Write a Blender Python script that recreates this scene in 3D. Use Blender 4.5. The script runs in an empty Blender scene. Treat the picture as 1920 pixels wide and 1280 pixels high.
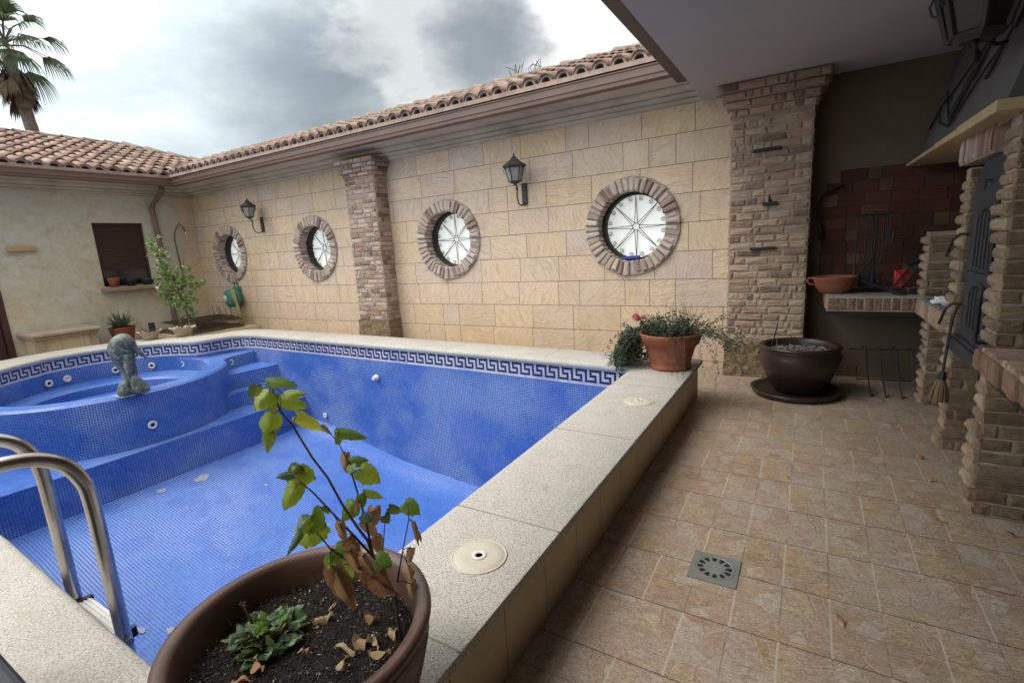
ZEN=1.5; FRB=3.2; SUNE=1.5
import bpy, math, random
from mathutils import Vector, Matrix, noise
random.seed(7)
S=bpy.context.scene; COL=S.collection
PI=math.pi
U=random.uniform
def V(*a): return Vector(a)
# ------------------------------------------------------------------ mesh builder
ORG={}
class MB:
    def __init__(s): s.v=[];s.f=[];s.uv=[];s.mi=[]
    def face(s,ps,uv=None,m=0):
        i=len(s.v); s.v+=[tuple(p) for p in ps]; s.f.append(list(range(i,i+len(ps))))
        s.uv.append(uv if uv else [(0,0)]*len(ps)); s.mi.append(m)
    def grid(s,rows,uvs=None,m=0,closed=False):
        i=len(s.v); n=len(rows[0])
        for r in rows: s.v+=[tuple(p) for p in r]
        for a in range(len(rows)-1):
            for b in range(n if closed else n-1):
                c=(b+1)%n
                s.f.append([i+a*n+b,i+a*n+c,i+(a+1)*n+c,i+(a+1)*n+b]); s.mi.append(m)
                s.uv.append([uvs[a][b],uvs[a][c],uvs[a+1][c],uvs[a+1][b]] if uvs else [(0,0)]*4)
    def poly(s,idx,m=0): s.f.append(idx);s.uv.append([(0,0)]*len(idx));s.mi.append(m)
    def box(s,x0,x1,y0,y1,z0,z1,m=0,j=0):
        i=len(s.v)
        for z in(z0,z1):
            for x,y in((x0,y0),(x1,y0),(x1,y1),(x0,y1)): s.v.append((x+U(-j,j),y+U(-j,j),z+U(-j,j)))
        for f in((3,2,1,0),(4,5,6,7),(0,1,5,4),(1,2,6,5),(2,3,7,6),(3,0,4,7)): s.poly([i+k for k in f],m)
    def tube(s,pts,r,seg=8,m=0,cap=True,closed=False):
        pts=[Vector(p) for p in pts]; n=len(pts); rs=r if isinstance(r,(list,tuple)) else [r]*n
        t0=(pts[1]-pts[0]).normalized(); up=Vector((0,0,1)) if abs(t0.z)<.9 else Vector((1,0,0))
        a=t0.cross(up).normalized(); base=len(s.v)
        for k in range(n):
            if closed: t=(pts[(k+1)%n]-pts[k-1])
            else: t=(pts[min(k+1,n-1)]-pts[max(k-1,0)])
            t.normalize(); a=(a-t*a.dot(t))
            if a.length<1e-6: a=t.orthogonal()
            a.normalize(); b=t.cross(a)
            for q in range(seg):
                w=2*PI*q/seg; s.v.append(tuple(pts[k]+(a*math.cos(w)+b*math.sin(w))*rs[k]))
        for k in range(n if closed else n-1):
            for q in range(seg):
                k2=(k+1)%n
                s.poly([base+k*seg+q,base+k*seg+(q+1)%seg,base+k2*seg+(q+1)%seg,base+k2*seg+q],m)
        if cap and not closed:
            s.poly([base+q for q in range(seg)][::-1],m); s.poly([base+(n-1)*seg+q for q in range(seg)],m)
    def lathe(s,prof,c,seg=32,m=0,ax='z',sx=1,sy=1):
        base=len(s.v)
        for r,z in prof:
            for q in range(seg):
                w=2*PI*q/seg
                if ax=='z': s.v.append((c[0]+r*math.cos(w)*sx,c[1]+r*math.sin(w)*sy,c[2]+z))
                else: s.v.append((c[0]+r*math.cos(w),c[1]+z,c[2]+r*math.sin(w)))
        for k in range(len(prof)-1):
            for q in range(seg):
                s.poly([base+k*seg+q,base+k*seg+(q+1)%seg,base+(k+1)*seg+(q+1)%seg,base+(k+1)*seg+q],m)
        if prof[0][0]>1e-4: s.poly([base+q for q in range(seg)][::-1],m)
        if prof[-1][0]>1e-4: s.poly([base+(len(prof)-1)*seg+q for q in range(seg)],m)
    def brick(s,O,Ud,Vd,N,u0,u1,v0,v1,pr,b=.012,jit=.004,m=0,back=.01):
        O,Ud,Vd,N=Vector(O),Vector(Ud),Vector(Vd),Vector(N); base=len(s.v)
        def ring(e,h,k):
            b2=e
            pts=[(u0+b2,v0+b2),((u0+u1)/2,v0+b2),(u1-b2,v0+b2),(u1-b2,(v0+v1)/2),(u1-b2,v1-b2),((u0+u1)/2,v1-b2),(u0+b2,v1-b2),(u0+b2,(v0+v1)/2)]
            for a,c in pts: s.v.append(tuple(O+Ud*(a+U(-jit,jit)*k)+Vd*(c+U(-jit,jit)*k)+N*(h+U(-jit,jit)*k)))
        ring(0,-back,0);ring(0,pr-b,1);ring(b*.35,pr-b*.35,1);ring(b*1.1,pr,1.2)
        for k in range(3):
            for q in range(8): s.poly([base+k*8+q,base+k*8+(q+1)%8,base+(k+1)*8+(q+1)%8,base+(k+1)*8+q],m)
        c=len(s.v); cc=sum((Vector(s.v[base+24+q]) for q in range(8)),Vector())/8+N*U(-.002,.005); s.v.append(tuple(cc))
        for q in range(8): s.poly([base+24+q,base+24+(q+1)%8,c],m)
    def build(s,name,mat,parent=None,smooth=False,world=(0,0,0)):
        if parent is not None: w=ORG[parent.name]
        else: w=Vector(world)
        me=bpy.data.meshes.new(name); me.from_pydata([tuple(Vector(p)-w) for p in s.v],[],s.f)
        for mm in (mat if isinstance(mat,(list,tuple)) else [mat]): me.materials.append(mm)
        me.polygons.foreach_set('material_index',s.mi)
        if any(any(u!=(0,0) for u in f) for f in s.uv):
            ul=me.uv_layers.new(name='UVMap'); k=0
            for f in s.uv:
                for u in f: ul.data[k].uv=u; k+=1
        if smooth: me.polygons.foreach_set('use_smooth',[True]*len(me.polygons))
        me.update(); me.validate()
        o=bpy.data.objects.new(name,me); COL.objects.link(o); ORG[o.name]=w
        if parent is not None: o.parent=parent
        else: o.location=w
        return o
def sharp(o,deg=35):
    me=o.data; me.polygons.foreach_set('use_smooth',[True]*len(me.polygons))
    try: me.set_sharp_from_angle(angle=math.radians(deg))
    except Exception: pass
    return o
def bevel(o,w=.004,seg=2):
    m=o.modifiers.new('Bevel','BEVEL'); m.width=w;m.segments=seg;m.limit_method='ANGLE'; return o
def thing(name,label,cat,loc=(0,0,0),group=None):
    o=bpy.data.objects.new(name,None); COL.objects.link(o); o.location=loc; o.empty_display_size=.1
    ORG[o.name]=Vector(loc); o['label']=label;o['category']=cat
    if group:o['group']=group
    return o
def tag(o,label,cat,group=None):
    o['label']=label;o['category']=cat
    if group:o['group']=group
    return o
def struct(o): o['kind']='structure'; return o
def dup(root,loc,label=None,rot=0):
    r=root.copy(); COL.objects.link(r); r.location=loc; r.rotation_euler.z+=rot
    if label: r['label']=label
    for ch in list(root.children):
        c=ch.copy(); COL.objects.link(c); c.parent=r
        for g in list(ch.children):
            d=g.copy(); COL.objects.link(d); d.parent=c
    return r
# ------------------------------------------------------------------ node helper
class NT:
    def __init__(s,name):
        s.m=bpy.data.materials.new(name); s.m.use_nodes=True; s.t=s.m.node_tree; s.b=s.t.nodes['Principled BSDF']
    def n(s,ty,**k):
        o=s.t.nodes.new(ty)
        for a,v in k.items():
            if a.startswith('_'): continue
            setattr(o,a,v)
        return o
    def set(s,inp,v):
        if hasattr(v,'is_output') or isinstance(v,bpy.types.NodeSocket): s.t.links.new(v,inp)
        elif isinstance(v,(tuple,list)) and len(v)==3 and inp.type=='RGBA': inp.default_value=(*v,1)
        else: inp.default_value=v
    def ma(s,op,a,b=0,c=None,clamp=False):
        o=s.n('ShaderNodeMath',operation=op,use_clamp=clamp); s.set(o.inputs[0],a);s.set(o.inputs[1],b)
        if c is not None: s.set(o.inputs[2],c)
        return o.outputs[0]
    def vm(s,op,a,b=(0,0,0)):
        o=s.n('ShaderNodeVectorMath',operation=op); s.set(o.inputs[0],a);s.set(o.inputs[1],b)
        return o.outputs['Value'] if op in('LENGTH','DOT_PRODUCT','DISTANCE') else o.outputs[0]
    def mix(s,f,a,b,bl='MIX'):
        o=s.n('ShaderNodeMix',data_type='RGBA',blend_type=bl); s.set(o.inputs[0],f);s.set(o.inputs[6],a);s.set(o.inputs[7],b); return o.outputs[2]
    def ramp(s,f,stops,interp='LINEAR'):
        o=s.n('ShaderNodeValToRGB'); s.set(o.inputs[0],f); e=o.color_ramp; e.interpolation=interp
        while len(e.elements)<len(stops): e.elements.new(.5)
        for i,(p,c) in enumerate(stops): e.elements[i].position=p; e.elements[i].color=(*c,1) if isinstance(c,(tuple,list)) else (c,c,c,1)
        return o.outputs[0]
    def noise(s,vec,sc,det=4,ro=.55,col=False,dist=0):
        o=s.n('ShaderNodeTexNoise'); s.set(o.inputs['Vector'],vec); s.set(o.inputs['Scale'],sc);o.inputs['Detail'].default_value=det;o.inputs['Roughness'].default_value=ro;o.inputs['Distortion'].default_value=dist
        return o.outputs['Color' if col else 'Fac']
    def vor(s,vec,sc,feat='F1',out='Distance',rnd=1):
        o=s.n('ShaderNodeTexVoronoi',feature=feat); s.set(o.inputs['Vector'],vec);o.inputs['Scale'].default_value=sc;o.inputs['Randomness'].default_value=rnd; return o.outputs[out]
    @property
    def pos(s): return s.n('ShaderNodeNewGeometry').outputs['Position']
    @property
    def uv(s): return s.n('ShaderNodeTexCoord').outputs['UV']
    @property
    def isl(s): return s.n('ShaderNodeNewGeometry').outputs['Random Per Island']
    def sep(s,v): 
        o=s.n('ShaderNodeSeparateXYZ'); s.set(o.inputs[0],v); return o.outputs
    def comb(s,x,y,z=0):
        o=s.n('ShaderNodeCombineXYZ'); s.set(o.inputs[0],x);s.set(o.inputs[1],y);s.set(o.inputs[2],z); return o.outputs[0]
    def bump(s,h,st=.4,d=.01):
        o=s.n('ShaderNodeBump'); o.inputs['Strength'].default_value=st;o.inputs['Distance'].default_value=d; s.set(o.inputs['Height'],h); s.t.links.new(o.outputs[0],s.b.inputs['Normal']); return o
    def col(s,c): s.set(s.b.inputs['Base Color'],c); return s
    def rough(s,r): s.set(s.b.inputs['Roughness'],r); return s
    def done(s,rough=None,metal=None,spec=None):
        if rough is not None: s.rough(rough)
        if metal is not None: s.b.inputs['Metallic'].default_value=metal
        if spec is not None: s.b.inputs['Specular IOR Level'].default_value=spec
        return s.m
def simple(name,c1,c2,sc=6,rough=.7,bs=40,bst=.25,bd=.004,metal=0,spec=.4,isl=None,stain=None):
    t=NT(name); p=t.pos
    c=t.mix(t.ramp(t.noise(p,sc,6,.65),[(.3,0),(.7,1)]),c1,c2)
    if isl: c=t.mix(t.ma('MULTIPLY',t.isl,isl[1]),c,isl[0])
    if stain: c=t.mix(t.ramp(t.noise(p,stain[1],5,.6),[(.45,0),(.7,stain[2])]),c,stain[0])
    t.col(c); t.bump(t.noise(p,bs,6,.7),bst,bd)
    return t.done(rough,metal,spec)
# ------------------------------------------------------------------ materials
def m_brick(name,stops,dark=(.05,.035,.025),dk=.5,bs=60):
    t=NT(name); p=t.pos; r=t.isl
    c=t.ramp(r,stops,'LINEAR')
    c=t.mix(t.ramp(t.noise(p,18,6,.7),[(.35,0),(.75,.75)]),c,t.mix(.5,c,(.42,.345,.28)))
    c=t.mix(t.ramp(t.noise(p,5,5,.7),[(.5,0),(.75,dk)]),c,dark)
    t.col(c); h=t.ma('ADD',t.noise(p,bs,6,.75),t.ma('MULTIPLY',t.noise(p,14,3,.6),1.5)); t.bump(h,.8,.012)
    return t.done(.88,0,.25)
M={}
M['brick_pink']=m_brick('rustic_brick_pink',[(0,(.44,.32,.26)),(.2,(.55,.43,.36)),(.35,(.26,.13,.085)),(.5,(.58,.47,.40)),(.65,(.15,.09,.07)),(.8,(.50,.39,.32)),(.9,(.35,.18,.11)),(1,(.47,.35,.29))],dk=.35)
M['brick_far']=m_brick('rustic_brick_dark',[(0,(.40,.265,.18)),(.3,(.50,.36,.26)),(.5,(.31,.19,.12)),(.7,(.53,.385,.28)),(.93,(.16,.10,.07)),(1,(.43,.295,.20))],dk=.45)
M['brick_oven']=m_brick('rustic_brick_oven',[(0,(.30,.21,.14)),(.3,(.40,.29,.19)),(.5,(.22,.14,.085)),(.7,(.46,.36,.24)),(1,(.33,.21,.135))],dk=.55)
M['brick_shaded']=m_brick('shaded_stained_rustic_brick',[(0,(.17,.11,.065)),(.3,(.23,.15,.09)),(.5,(.10,.065,.04)),(.7,(.27,.19,.115)),(1,(.15,.09,.055))],dk=.7)  # oven brick darkened for pier faces: their shade painted in, plus brown stain
M['brick_ring']=m_brick('ring_brick',[(0,(.62,.52,.45)),(.3,(.50,.39,.33)),(.55,(.68,.58,.51)),(.8,(.34,.23,.19)),(.9,(.24,.145,.115)),(1,(.58,.48,.42))],dk=.2)
M['brick_red']=m_brick('counter_brick',[(0,(.20,.10,.065)),(.4,(.27,.15,.095)),(.7,(.16,.09,.06)),(1,(.33,.21,.13))],dk=.3)
M['mortar']=simple('lime_mortar',(.46,.375,.30),(.36,.285,.22),9,.95,70,.6,.008,spec=.1,stain=((.12,.09,.06),3,.6))
M['ringmortar']=simple('ring_mortar_pale',(.40,.34,.30),(.30,.25,.215),12,.95,70,.6,.008,spec=.1)
M['mortar_w']=simple('pale_mortar',(.42,.37,.32),(.33,.28,.24),9,.95,70,.6,.008,spec=.1)
# stone cladding, every stone an island
t=NT('sandstone_cladding'); p=t.pos; r=t.isl
vr=t.n('ShaderNodeVectorRotate',rotation_type='Y_AXIS'); t.set(vr.inputs['Vector'],p); t.set(vr.inputs['Angle'],t.ma('MULTIPLY',r,40.))
q=vr.outputs[0]
q=t.vm('ADD',q,t.comb(t.ma('MULTIPLY',r,37.),0,t.ma('MULTIPLY',r,91.)))
warp=t.vm('ADD',q,t.vm('SCALE',t.noise(q,2.2,3,.5,True)) )
wn=t.t.nodes; 
st=t.vm('MULTIPLY',t.vm('ADD',q,t.vm('MULTIPLY',t.noise(q,2.6,3,.5,True),(.22,.22,.22))),(3.5,3.5,48.))
vein=t.noise(st,1.0,5,.62)
base=t.ramp(t.ma('FRACT',t.ma('MULTIPLY',r,7.3)),[(0,(.76,.585,.40)),(.2,(.70,.55,.43)),(.4,(.66,.535,.46)),(.52,(.75,.56,.34)),(.7,(.69,.55,.46)),(.85,(.78,.60,.42)),(1,(.70,.555,.43))])
c=t.mix(t.ramp(vein,[(.52,0),(.62,.5),(.74,.12)]),base,(.40,.27,.18))
c=t.mix(t.ramp(t.noise(q,3.5,5,.6),[(.35,0),(.7,.3)]),c,(.62,.53,.44))
c=t.mix(t.ramp(t.noise(q,6.5,7,.72,dist=.9),[(.48,0),(.70,.38)]),c,(.52,.38,.24))
c=t.mix(t.ramp(t.noise(t.vm('MULTIPLY',q,(1,1,3.5)),26,6,.78,dist=.5),[(.51,0),(.68,.42)]),c,(.38,.27,.17))
c=t.mix(t.ramp(t.noise(t.vm('MULTIPLY',p,(2.2,1,.5)),2.4,6,.7),[(.52,0),(.74,.35)]),c,(.36,.27,.17))
c=t.mix(t.ramp(t.noise(p,.9,4,.6),[(.45,0),(.7,.3)]),c,(.60,.44,.22))
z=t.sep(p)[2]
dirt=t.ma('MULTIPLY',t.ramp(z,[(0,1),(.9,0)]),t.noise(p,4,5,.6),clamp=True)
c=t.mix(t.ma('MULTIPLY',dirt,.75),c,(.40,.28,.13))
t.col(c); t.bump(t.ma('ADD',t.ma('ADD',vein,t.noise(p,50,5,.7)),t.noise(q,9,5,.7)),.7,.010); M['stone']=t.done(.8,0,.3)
M['joint']=simple('stone_joint',(.24,.165,.10),(.19,.13,.08),8,.95)
# left wall plaster
t=NT('old_render'); p=t.pos
c=t.mix(t.ramp(t.noise(p,1.3,7,.62,dist=.6),[(.33,0),(.66,1)]),(.58,.55,.45),(.57,.49,.32))
c=t.mix(t.ramp(t.noise(p,3.2,6,.7,dist=1.2),[(.5,0),(.68,.6)]),c,(.50,.39,.24))
c=t.mix(t.ramp(t.noise(p,5,6,.7,dist=1),[(.42,0),(.60,.7)]),c,(.62,.61,.55)); c=t.mix(t.ramp(t.noise(p,2.1,7,.7,dist=1.5),[(.52,0),(.66,.5)]),c,(.36,.31,.21))
t.col(c); t.bump(t.ma('ADD',t.noise(p,25,6,.7),t.noise(p,3,3)),.5,.012); M['render']=t.done(.92,0,.2)
M['cornice']=simple('painted_cornice',(.60,.555,.46),(.52,.48,.39),2,.85,30,.15,.004,stain=((.22,.19,.15),1.5,.5))
M['gutter']=simple('copper_brown_gutter',(.20,.125,.095),(.16,.10,.08),3,.4,20,.05,.002,metal=.25,spec=.5)
M['ceiling']=simple('white_ceiling_plaster',(.50,.485,.465),(.44,.425,.405),.9,.95,50,.1,.003,spec=.1)
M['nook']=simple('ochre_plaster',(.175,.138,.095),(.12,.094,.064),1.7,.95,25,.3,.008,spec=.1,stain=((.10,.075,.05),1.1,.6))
# roof tiles
t=NT('clay_roof_tile'); p=t.pos
c=t.ramp(t.isl,[(0,(.36,.225,.175)),(.35,(.42,.29,.235)),(.6,(.30,.185,.145)),(1,(.47,.35,.295))])
c=t.mix(t.ramp(t.noise(p,2.4,7,.75),[(.45,0),(.60,.85)]),c,(.10,.085,.07))
c=t.mix(t.ramp(t.noise(p,30,5,.7),[(.5,0),(.7,.4)]),c,(.52,.43,.36))
t.col(c); t.bump(t.noise(p,40,5,.7),.4,.006); M['tile']=t.done(.85,0,.25)
M['lip']=simple('pale_clay_eave',(.50,.37,.31),(.38,.26,.21),8,.9,60,.4,.005,stain=((.16,.11,.09),5,.5))
M['ridge']=simple('mossy_ridge_tile',(.30,.235,.19),(.16,.135,.11),5,.9,60,.6,.008,stain=((.40,.32,.27),9,.6))
M['deck']=simple('deck_and_mouth_shade',(.05,.04,.035),(.03,.025,.02))
# coping
t=NT('artificial_stone_coping'); p=t.pos
c=t.mix(t.ramp(t.noise(p,1.4,5,.6),[(.35,0),(.7,1)]),(.56,.545,.505),(.48,.465,.425))
c=t.mix(t.ramp(t.noise(p,170,3,.8),[(.49,0),(.60,.85)]),c,(.17,.15,.12))
c=t.mix(t.ramp(t.noise(p,150,4,.7),[(.53,0),(.66,.65)]),c,(.76,.75,.71))
c=t.mix(t.ramp(t.noise(p,5,6,.75,dist=.5),[(.52,0),(.70,.45)]),c,(.33,.29,.22)); c=t.mix(t.ramp(t.noise(p,1.1,5,.7,dist=1),[(.5,0),(.7,.3)]),c,(.40,.37,.31))
t.col(c); t.bump(t.noise(p,150,3,.7),.35,.004); M['coping']=t.done(.82,0,.3)
t=NT('cream_cladding'); p=t.pos; sp=t.sep(p)
fx=t.ma('FRACT',t.ma('DIVIDE',sp[1],.31)); j=t.ma('LESS_THAN',fx,.014)
c=t.mix(t.ramp(t.noise(p,2.5,6,.6),[(.3,0),(.7,1)]),(.68,.575,.40),(.56,.45,.29))
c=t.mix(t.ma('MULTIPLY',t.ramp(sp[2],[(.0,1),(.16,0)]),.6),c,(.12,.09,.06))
c=t.mix(j,c,(.16,.12,.07)); t.col(c); t.bump(t.noise(p,30,5,.6),.3,.005); M['skirt']=t.done(.75,0,.3)
# mosaic
def mosaic(name,c1,c2,grout,gpatch,gsc=1.0,lo=.42,hi=.60,rough=.28,ms=.09,cs=None,stripe=False):
    t=NT(name); uv=t.uv; p=t.pos
    b=t.n('ShaderNodeTexBrick',offset=0.,squash=1.); t.set(b.inputs['Vector'],uv)
    b.inputs['Scale'].default_value=1/.0255; b.inputs['Brick Width'].default_value=1;b.inputs['Row Height'].default_value=1
    b.inputs['Mortar Size'].default_value=ms;b.inputs['Mortar Smooth'].default_value=.25;b.inputs['Bias'].default_value=-.1
    t.set(b.inputs['Color1'],c1);t.set(b.inputs['Color2'],c2)
    pt=t.ramp(t.noise(t.vm('MULTIPLY',p,(1,1,1.4)),gsc,4,.5,dist=.05),[(lo,0),(hi,1)])
    g=t.mix(pt,grout,gpatch); t.set(b.inputs['Mortar'],g)
    c=b.outputs['Color']
    if stripe:
        su=t.sep(uv); b.inputs['Mortar Size'].default_value=.0; vv=t.ma('FRACT',t.ma('DIVIDE',su[1],.0255)); uu_=t.ma('FRACT',t.ma('DIVIDE',su[0],.0255))
        sm=t.ma('LESS_THAN',vv,.17); sm2=t.ma('MULTIPLY',t.ma('LESS_THAN',uu_,.13),.35); c=t.mix(t.ma('MAXIMUM',sm,sm2),c,g)
    if cs: c=t.mix(t.ramp(t.noise(p,2.3,6,.7,dist=.8),[(.4,0),(.72,cs[1])]),c,cs[0])
    c=t.mix(t.ramp(t.noise(p,14,5,.75),[(.56,0),(.8,.3)]),c,(.35,.42,.55))
    c=t.mix(t.ramp(t.noise(t.vm('MULTIPLY',p,(1,1,.8)),1.9,6,.68,dist=.2),[(.52,0),(.57,.3)]),c,(.030,.095,.46))
    c=t.mix(t.ramp(t.noise(p,4.5,6,.75,dist=.3),[(.56,0),(.72,.3)]),c,(.13,.19,.34))
    t.col(c); t.bump(b.outputs['Fac'],-.25,.003)
    t.rough(t.ma('ADD',t.ma('MULTIPLY',t.noise(p,9,4),.3),rough)); return t.done(spec=.45)
M['mos']=mosaic('blue_pool_mosaic',(.016,.072,.32),(.034,.130,.47),(.44,.53,.66),(.10,.20,.50))
M['mosf']=mosaic('pale_blue_floor_mosaic',(.028,.112,.42),(.050,.170,.54),(.50,.60,.78),(.08,.19,.58),.6,.36,.62,.25,.10,((.07,.17,.58),.5),True)
M['bandw']=mosaic('white_band_mosaic',(.50,.50,.62),(.56,.56,.68),(.38,.38,.5),(.36,.36,.46),.9,.4,.6,.3,.05)
M['bandd']=simple('navy_band_mosaic',(.012,.014,.05),(.02,.02,.075),9,.25)
# terrace floor tiles: 0.34 m running bond, each printed with flagstones
t=NT('terrace_tiles'); p=t.pos; sp=t.sep(p)
ry=t.ma('DIVIDE',t.ma('SUBTRACT',sp[1],2.17),.34); row=t.ma('FLOOR',ry); v=t.ma('FRACT',ry)
ev=t.ma('MULTIPLY',t.ma('ABSOLUTE',t.ma('MODULO',row,2)),.5)
cx=t.ma('ADD',t.ma('DIVIDE',t.ma('ADD',sp[0],.033),.34),ev); u=t.ma('FRACT',cx); colm=t.ma('FLOOR',cx)
wv=t.noise(p,9,4,.6,True)
loc=t.vm('ADD',t.comb(u,v,0),t.vm('MULTIPLY',t.vm('SUBTRACT',wv,(.5,.5,.5)),(.26,.26,0)))
de=t.vor(loc,3.1,'DISTANCE_TO_EDGE'); vc=t.vor(loc,3.1,'F1','Color')
wn=t.n('ShaderNodeTexWhiteNoise'); t.set(wn.inputs['Vector'],t.comb(row,colm,3)); rnd=wn.outputs['Value']
sel=t.ma('FRACT',t.ma('ADD',t.sep(vc)[0],t.ma('MULTIPLY',rnd,.25)))
c=t.ramp(sel,[(0,(.45,.365,.28)),(.2,(.38,.255,.16)),(.36,(.50,.44,.365)),(.5,(.47,.35,.19)),(.66,(.40,.27,.175)),(.82,(.44,.28,.235)),(.88,(.52,.455,.385)),(1,(.41,.29,.19))])
c=t.mix(t.ramp(t.noise(t.vm('MULTIPLY',p,(1,2.2,1)),22,6,.7,dist=.8),[(.40,0),(.66,.75)]),c,(.17,.105,.065))
c=t.mix(t.ramp(t.noise(p,2.4,6,.68),[(.38,0),(.64,.65)]),c,(.40,.35,.30))
c=t.mix(t.ma('MULTIPLY',t.ramp(de,[(.0,1),(.018,0)]),t.ramp(t.noise(p,5,3),[(.42,.1),(.58,.7)])),c,(.17,.12,.085))
c=t.mix(t.ma('MULTIPLY',t.ma('LESS_THAN',t.ma('ABSOLUTE',t.ma('SUBTRACT',de,.03)),.008),.5),c,(.48,.42,.35))
gv=t.ma('LESS_THAN',t.ma('MINIMUM',v,t.ma('SUBTRACT',1,v)),.009)
gu=t.ma('LESS_THAN',t.ma('MINIMUM',u,t.ma('SUBTRACT',1,u)),.011)
hu=t.ma('MULTIPLY',t.ma('LESS_THAN',t.ma('ABSOLUTE',t.ma('SUBTRACT',t.ma('ADD',u,t.ma('MULTIPLY',t.ma('SUBTRACT',t.noise(p,7,3),.5),.03)),.5)),.007),t.ramp(t.noise(p,3.1,3),[(.45,0),(.55,.7)]))
hv=t.ma('MULTIPLY',t.ma('LESS_THAN',t.ma('ABSOLUTE',t.ma('SUBTRACT',t.ma('ADD',v,t.ma('MULTIPLY',t.ma('SUBTRACT',t.noise(p,6,3),.5),.03)),.5)),.007),t.ramp(t.noise(p,2.7,3),[(.42,0),(.52,.7)]))
gr=t.noise(t.vm('MULTIPLY',p,(1,1.8,1)),75,6,.8,dist=.6); c=t.mix(t.ramp(gr,[(.47,0),(.62,.62)]),c,(.14,.09,.06)); c=t.mix(t.ramp(gr,[(.32,.6),(.45,0)]),c,(.52,.44,.35))
c=t.mix(t.ma('MULTIPLY',hu,.9),c,(.13,.095,.07)); c=t.mix(t.ma('MULTIPLY',hv,.85),c,(.12,.09,.065))
c=t.mix(t.ma('MULTIPLY',gv,.85),c,(.085,.065,.05)); c=t.mix(t.ma('MULTIPLY',gu,t.ma('ADD',.45,t.ma('MULTIPLY',t.noise(p,6,3),.6)),clamp=True),c,(.46,.41,.34))
c=t.mix(t.ramp(t.noise(p,.7,5,.6),[(.5,0),(.75,.35)]),c,(.15,.115,.09))
t.col(c); h=t.ma('ADD',t.ma('MULTIPLY',t.ramp(de,[(0,0),(.03,1)]),.45),t.ma('MULTIPLY',t.noise(p,35,5,.7),.7))
h=t.ma('SUBTRACT',h,t.ma('MULTIPLY',t.ma('MAXIMUM',gu,gv),1.5)); t.bump(h,.45,.006)
t.rough(t.ma('ADD',.38,t.ma('MULTIPLY',t.noise(p,5,4),.3))); M['floor']=t.done(spec=.4)
M['dirt']=simple('bare_earth',(.12,.09,.06),(.08,.06,.04),3,.95)
M['pot_brown']=simple('glazed_brown_clay',(.105,.052,.036),(.060,.033,.026),4,.36,30,.2,.004,spec=.5,stain=((.20,.13,.10),6,.5))
M['pot_dark']=simple('dark_glazed_clay',(.040,.024,.020),(.026,.016,.014),7,.35,30,.12,.003,spec=.5)
M['pot_terra']=simple('terracotta',(.27,.078,.034),(.20,.058,.027),5,.75,50,.2,.003,stain=((.30,.16,.11),7,.5))
M['pot_beige']=simple('beige_concrete_planter',(.46,.36,.26),(.38,.29,.2),9,.9,60,.4,.005)
M['pot_green']=simple('dark_green_plastic',(.03,.06,.045),(.02,.04,.03),9,.4)
M['soil']=simple('potting_soil',(.010,.008,.007),(.030,.023,.019),30,.95,120,1,.01,spec=.2)
M['chip']=NT('soil_crumbs'); t=M['chip']; t.col(t.ramp(t.isl,[(0,(.006,.005,.004)),(.7,(.022,.017,.014)),(.86,(.07,.055,.045)),(.955,(.2,.165,.135)),(1,(.42,.37,.32))])); M['chip']=t.done(.9)
M['ash']=simple('ash_and_rubble',(.05,.045,.04),(.30,.28,.25),26,.95,60,.8,.01)
M['steel']=simple('stainless_steel',(.55,.53,.50),(.36,.34,.31),5,.27,60,.06,.002,metal=1,stain=((.22,.19,.15),5,.5))
M['white_pl']=simple('white_plastic',(.72,.72,.70),(.62,.61,.57),9,.45,60,.1,.002)
M['black']=simple('black_wrought_iron',(.012,.012,.013),(.022,.021,.022),20,.55,80,.3,.002,spec=.4)
M['lampiron']=simple('weathered_black_lantern',(.035,.034,.034),(.06,.055,.052),20,.6,80,.3,.002)
M['darkmetal']=simple('oven_door_steel',(.055,.060,.072),(.08,.084,.094),6,.5,30,.15,.003,metal=.4)
M['blackpl']=simple('black_plastic',(.012,.014,.02),(.018,.02,.028),6,.4)
M['shutter']=simple('brown_shutter',(.075,.035,.03),(.06,.028,.025),6,.5)
M['woodp']=simple('varnished_plank',(.52,.38,.16),(.42,.29,.12),12,.6)
M['mantel']=simple('mantel_sandstone',(.50,.39,.22),(.42,.32,.18),6,.8,60,.3,.004)
M['concrete']=simple('grey_concrete',(.22,.215,.205),(.17,.165,.155),6,.85)
M['teal']=simple('teal_plastic',(.07,.27,.22),(.055,.22,.19),8,.45,stain=((.10,.13,.10),8,.4))
M['hose']=simple('yellow_hose',(.50,.42,.13),(.40,.34,.12),8,.5)
M['blue']=simple('blue_plastic',(.02,.035,.28),(.015,.03,.22),8,.4)
M['redpl']=simple('red_plastic',(.55,.025,.03),(.42,.02,.02),8,.4)
M['straw']=simple('straw_bristles',(.26,.18,.09),(.17,.115,.06),60,.9)
M['bark']=simple('bark',(.13,.10,.07),(.20,.16,.12),14,.9,60,.6,.008)
M['twig']=simple('brown_stem',(.055,.032,.022),(.09,.055,.035),30,.7)
M['palmtrunk']=simple('palm_trunk',(.30,.25,.20),(.12,.10,.08),9,.9,30,.6,.02)
M['skirt_leaf']=simple('dead_palm_fronds',(.20,.135,.09),(.11,.075,.05),5,.9)
M['thatch']=M['skirt_leaf']
M['tan']=simple('cut_grass_heap',(.06,.042,.028),(.12,.085,.055),30,.95,50,.8,.01)
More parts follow.
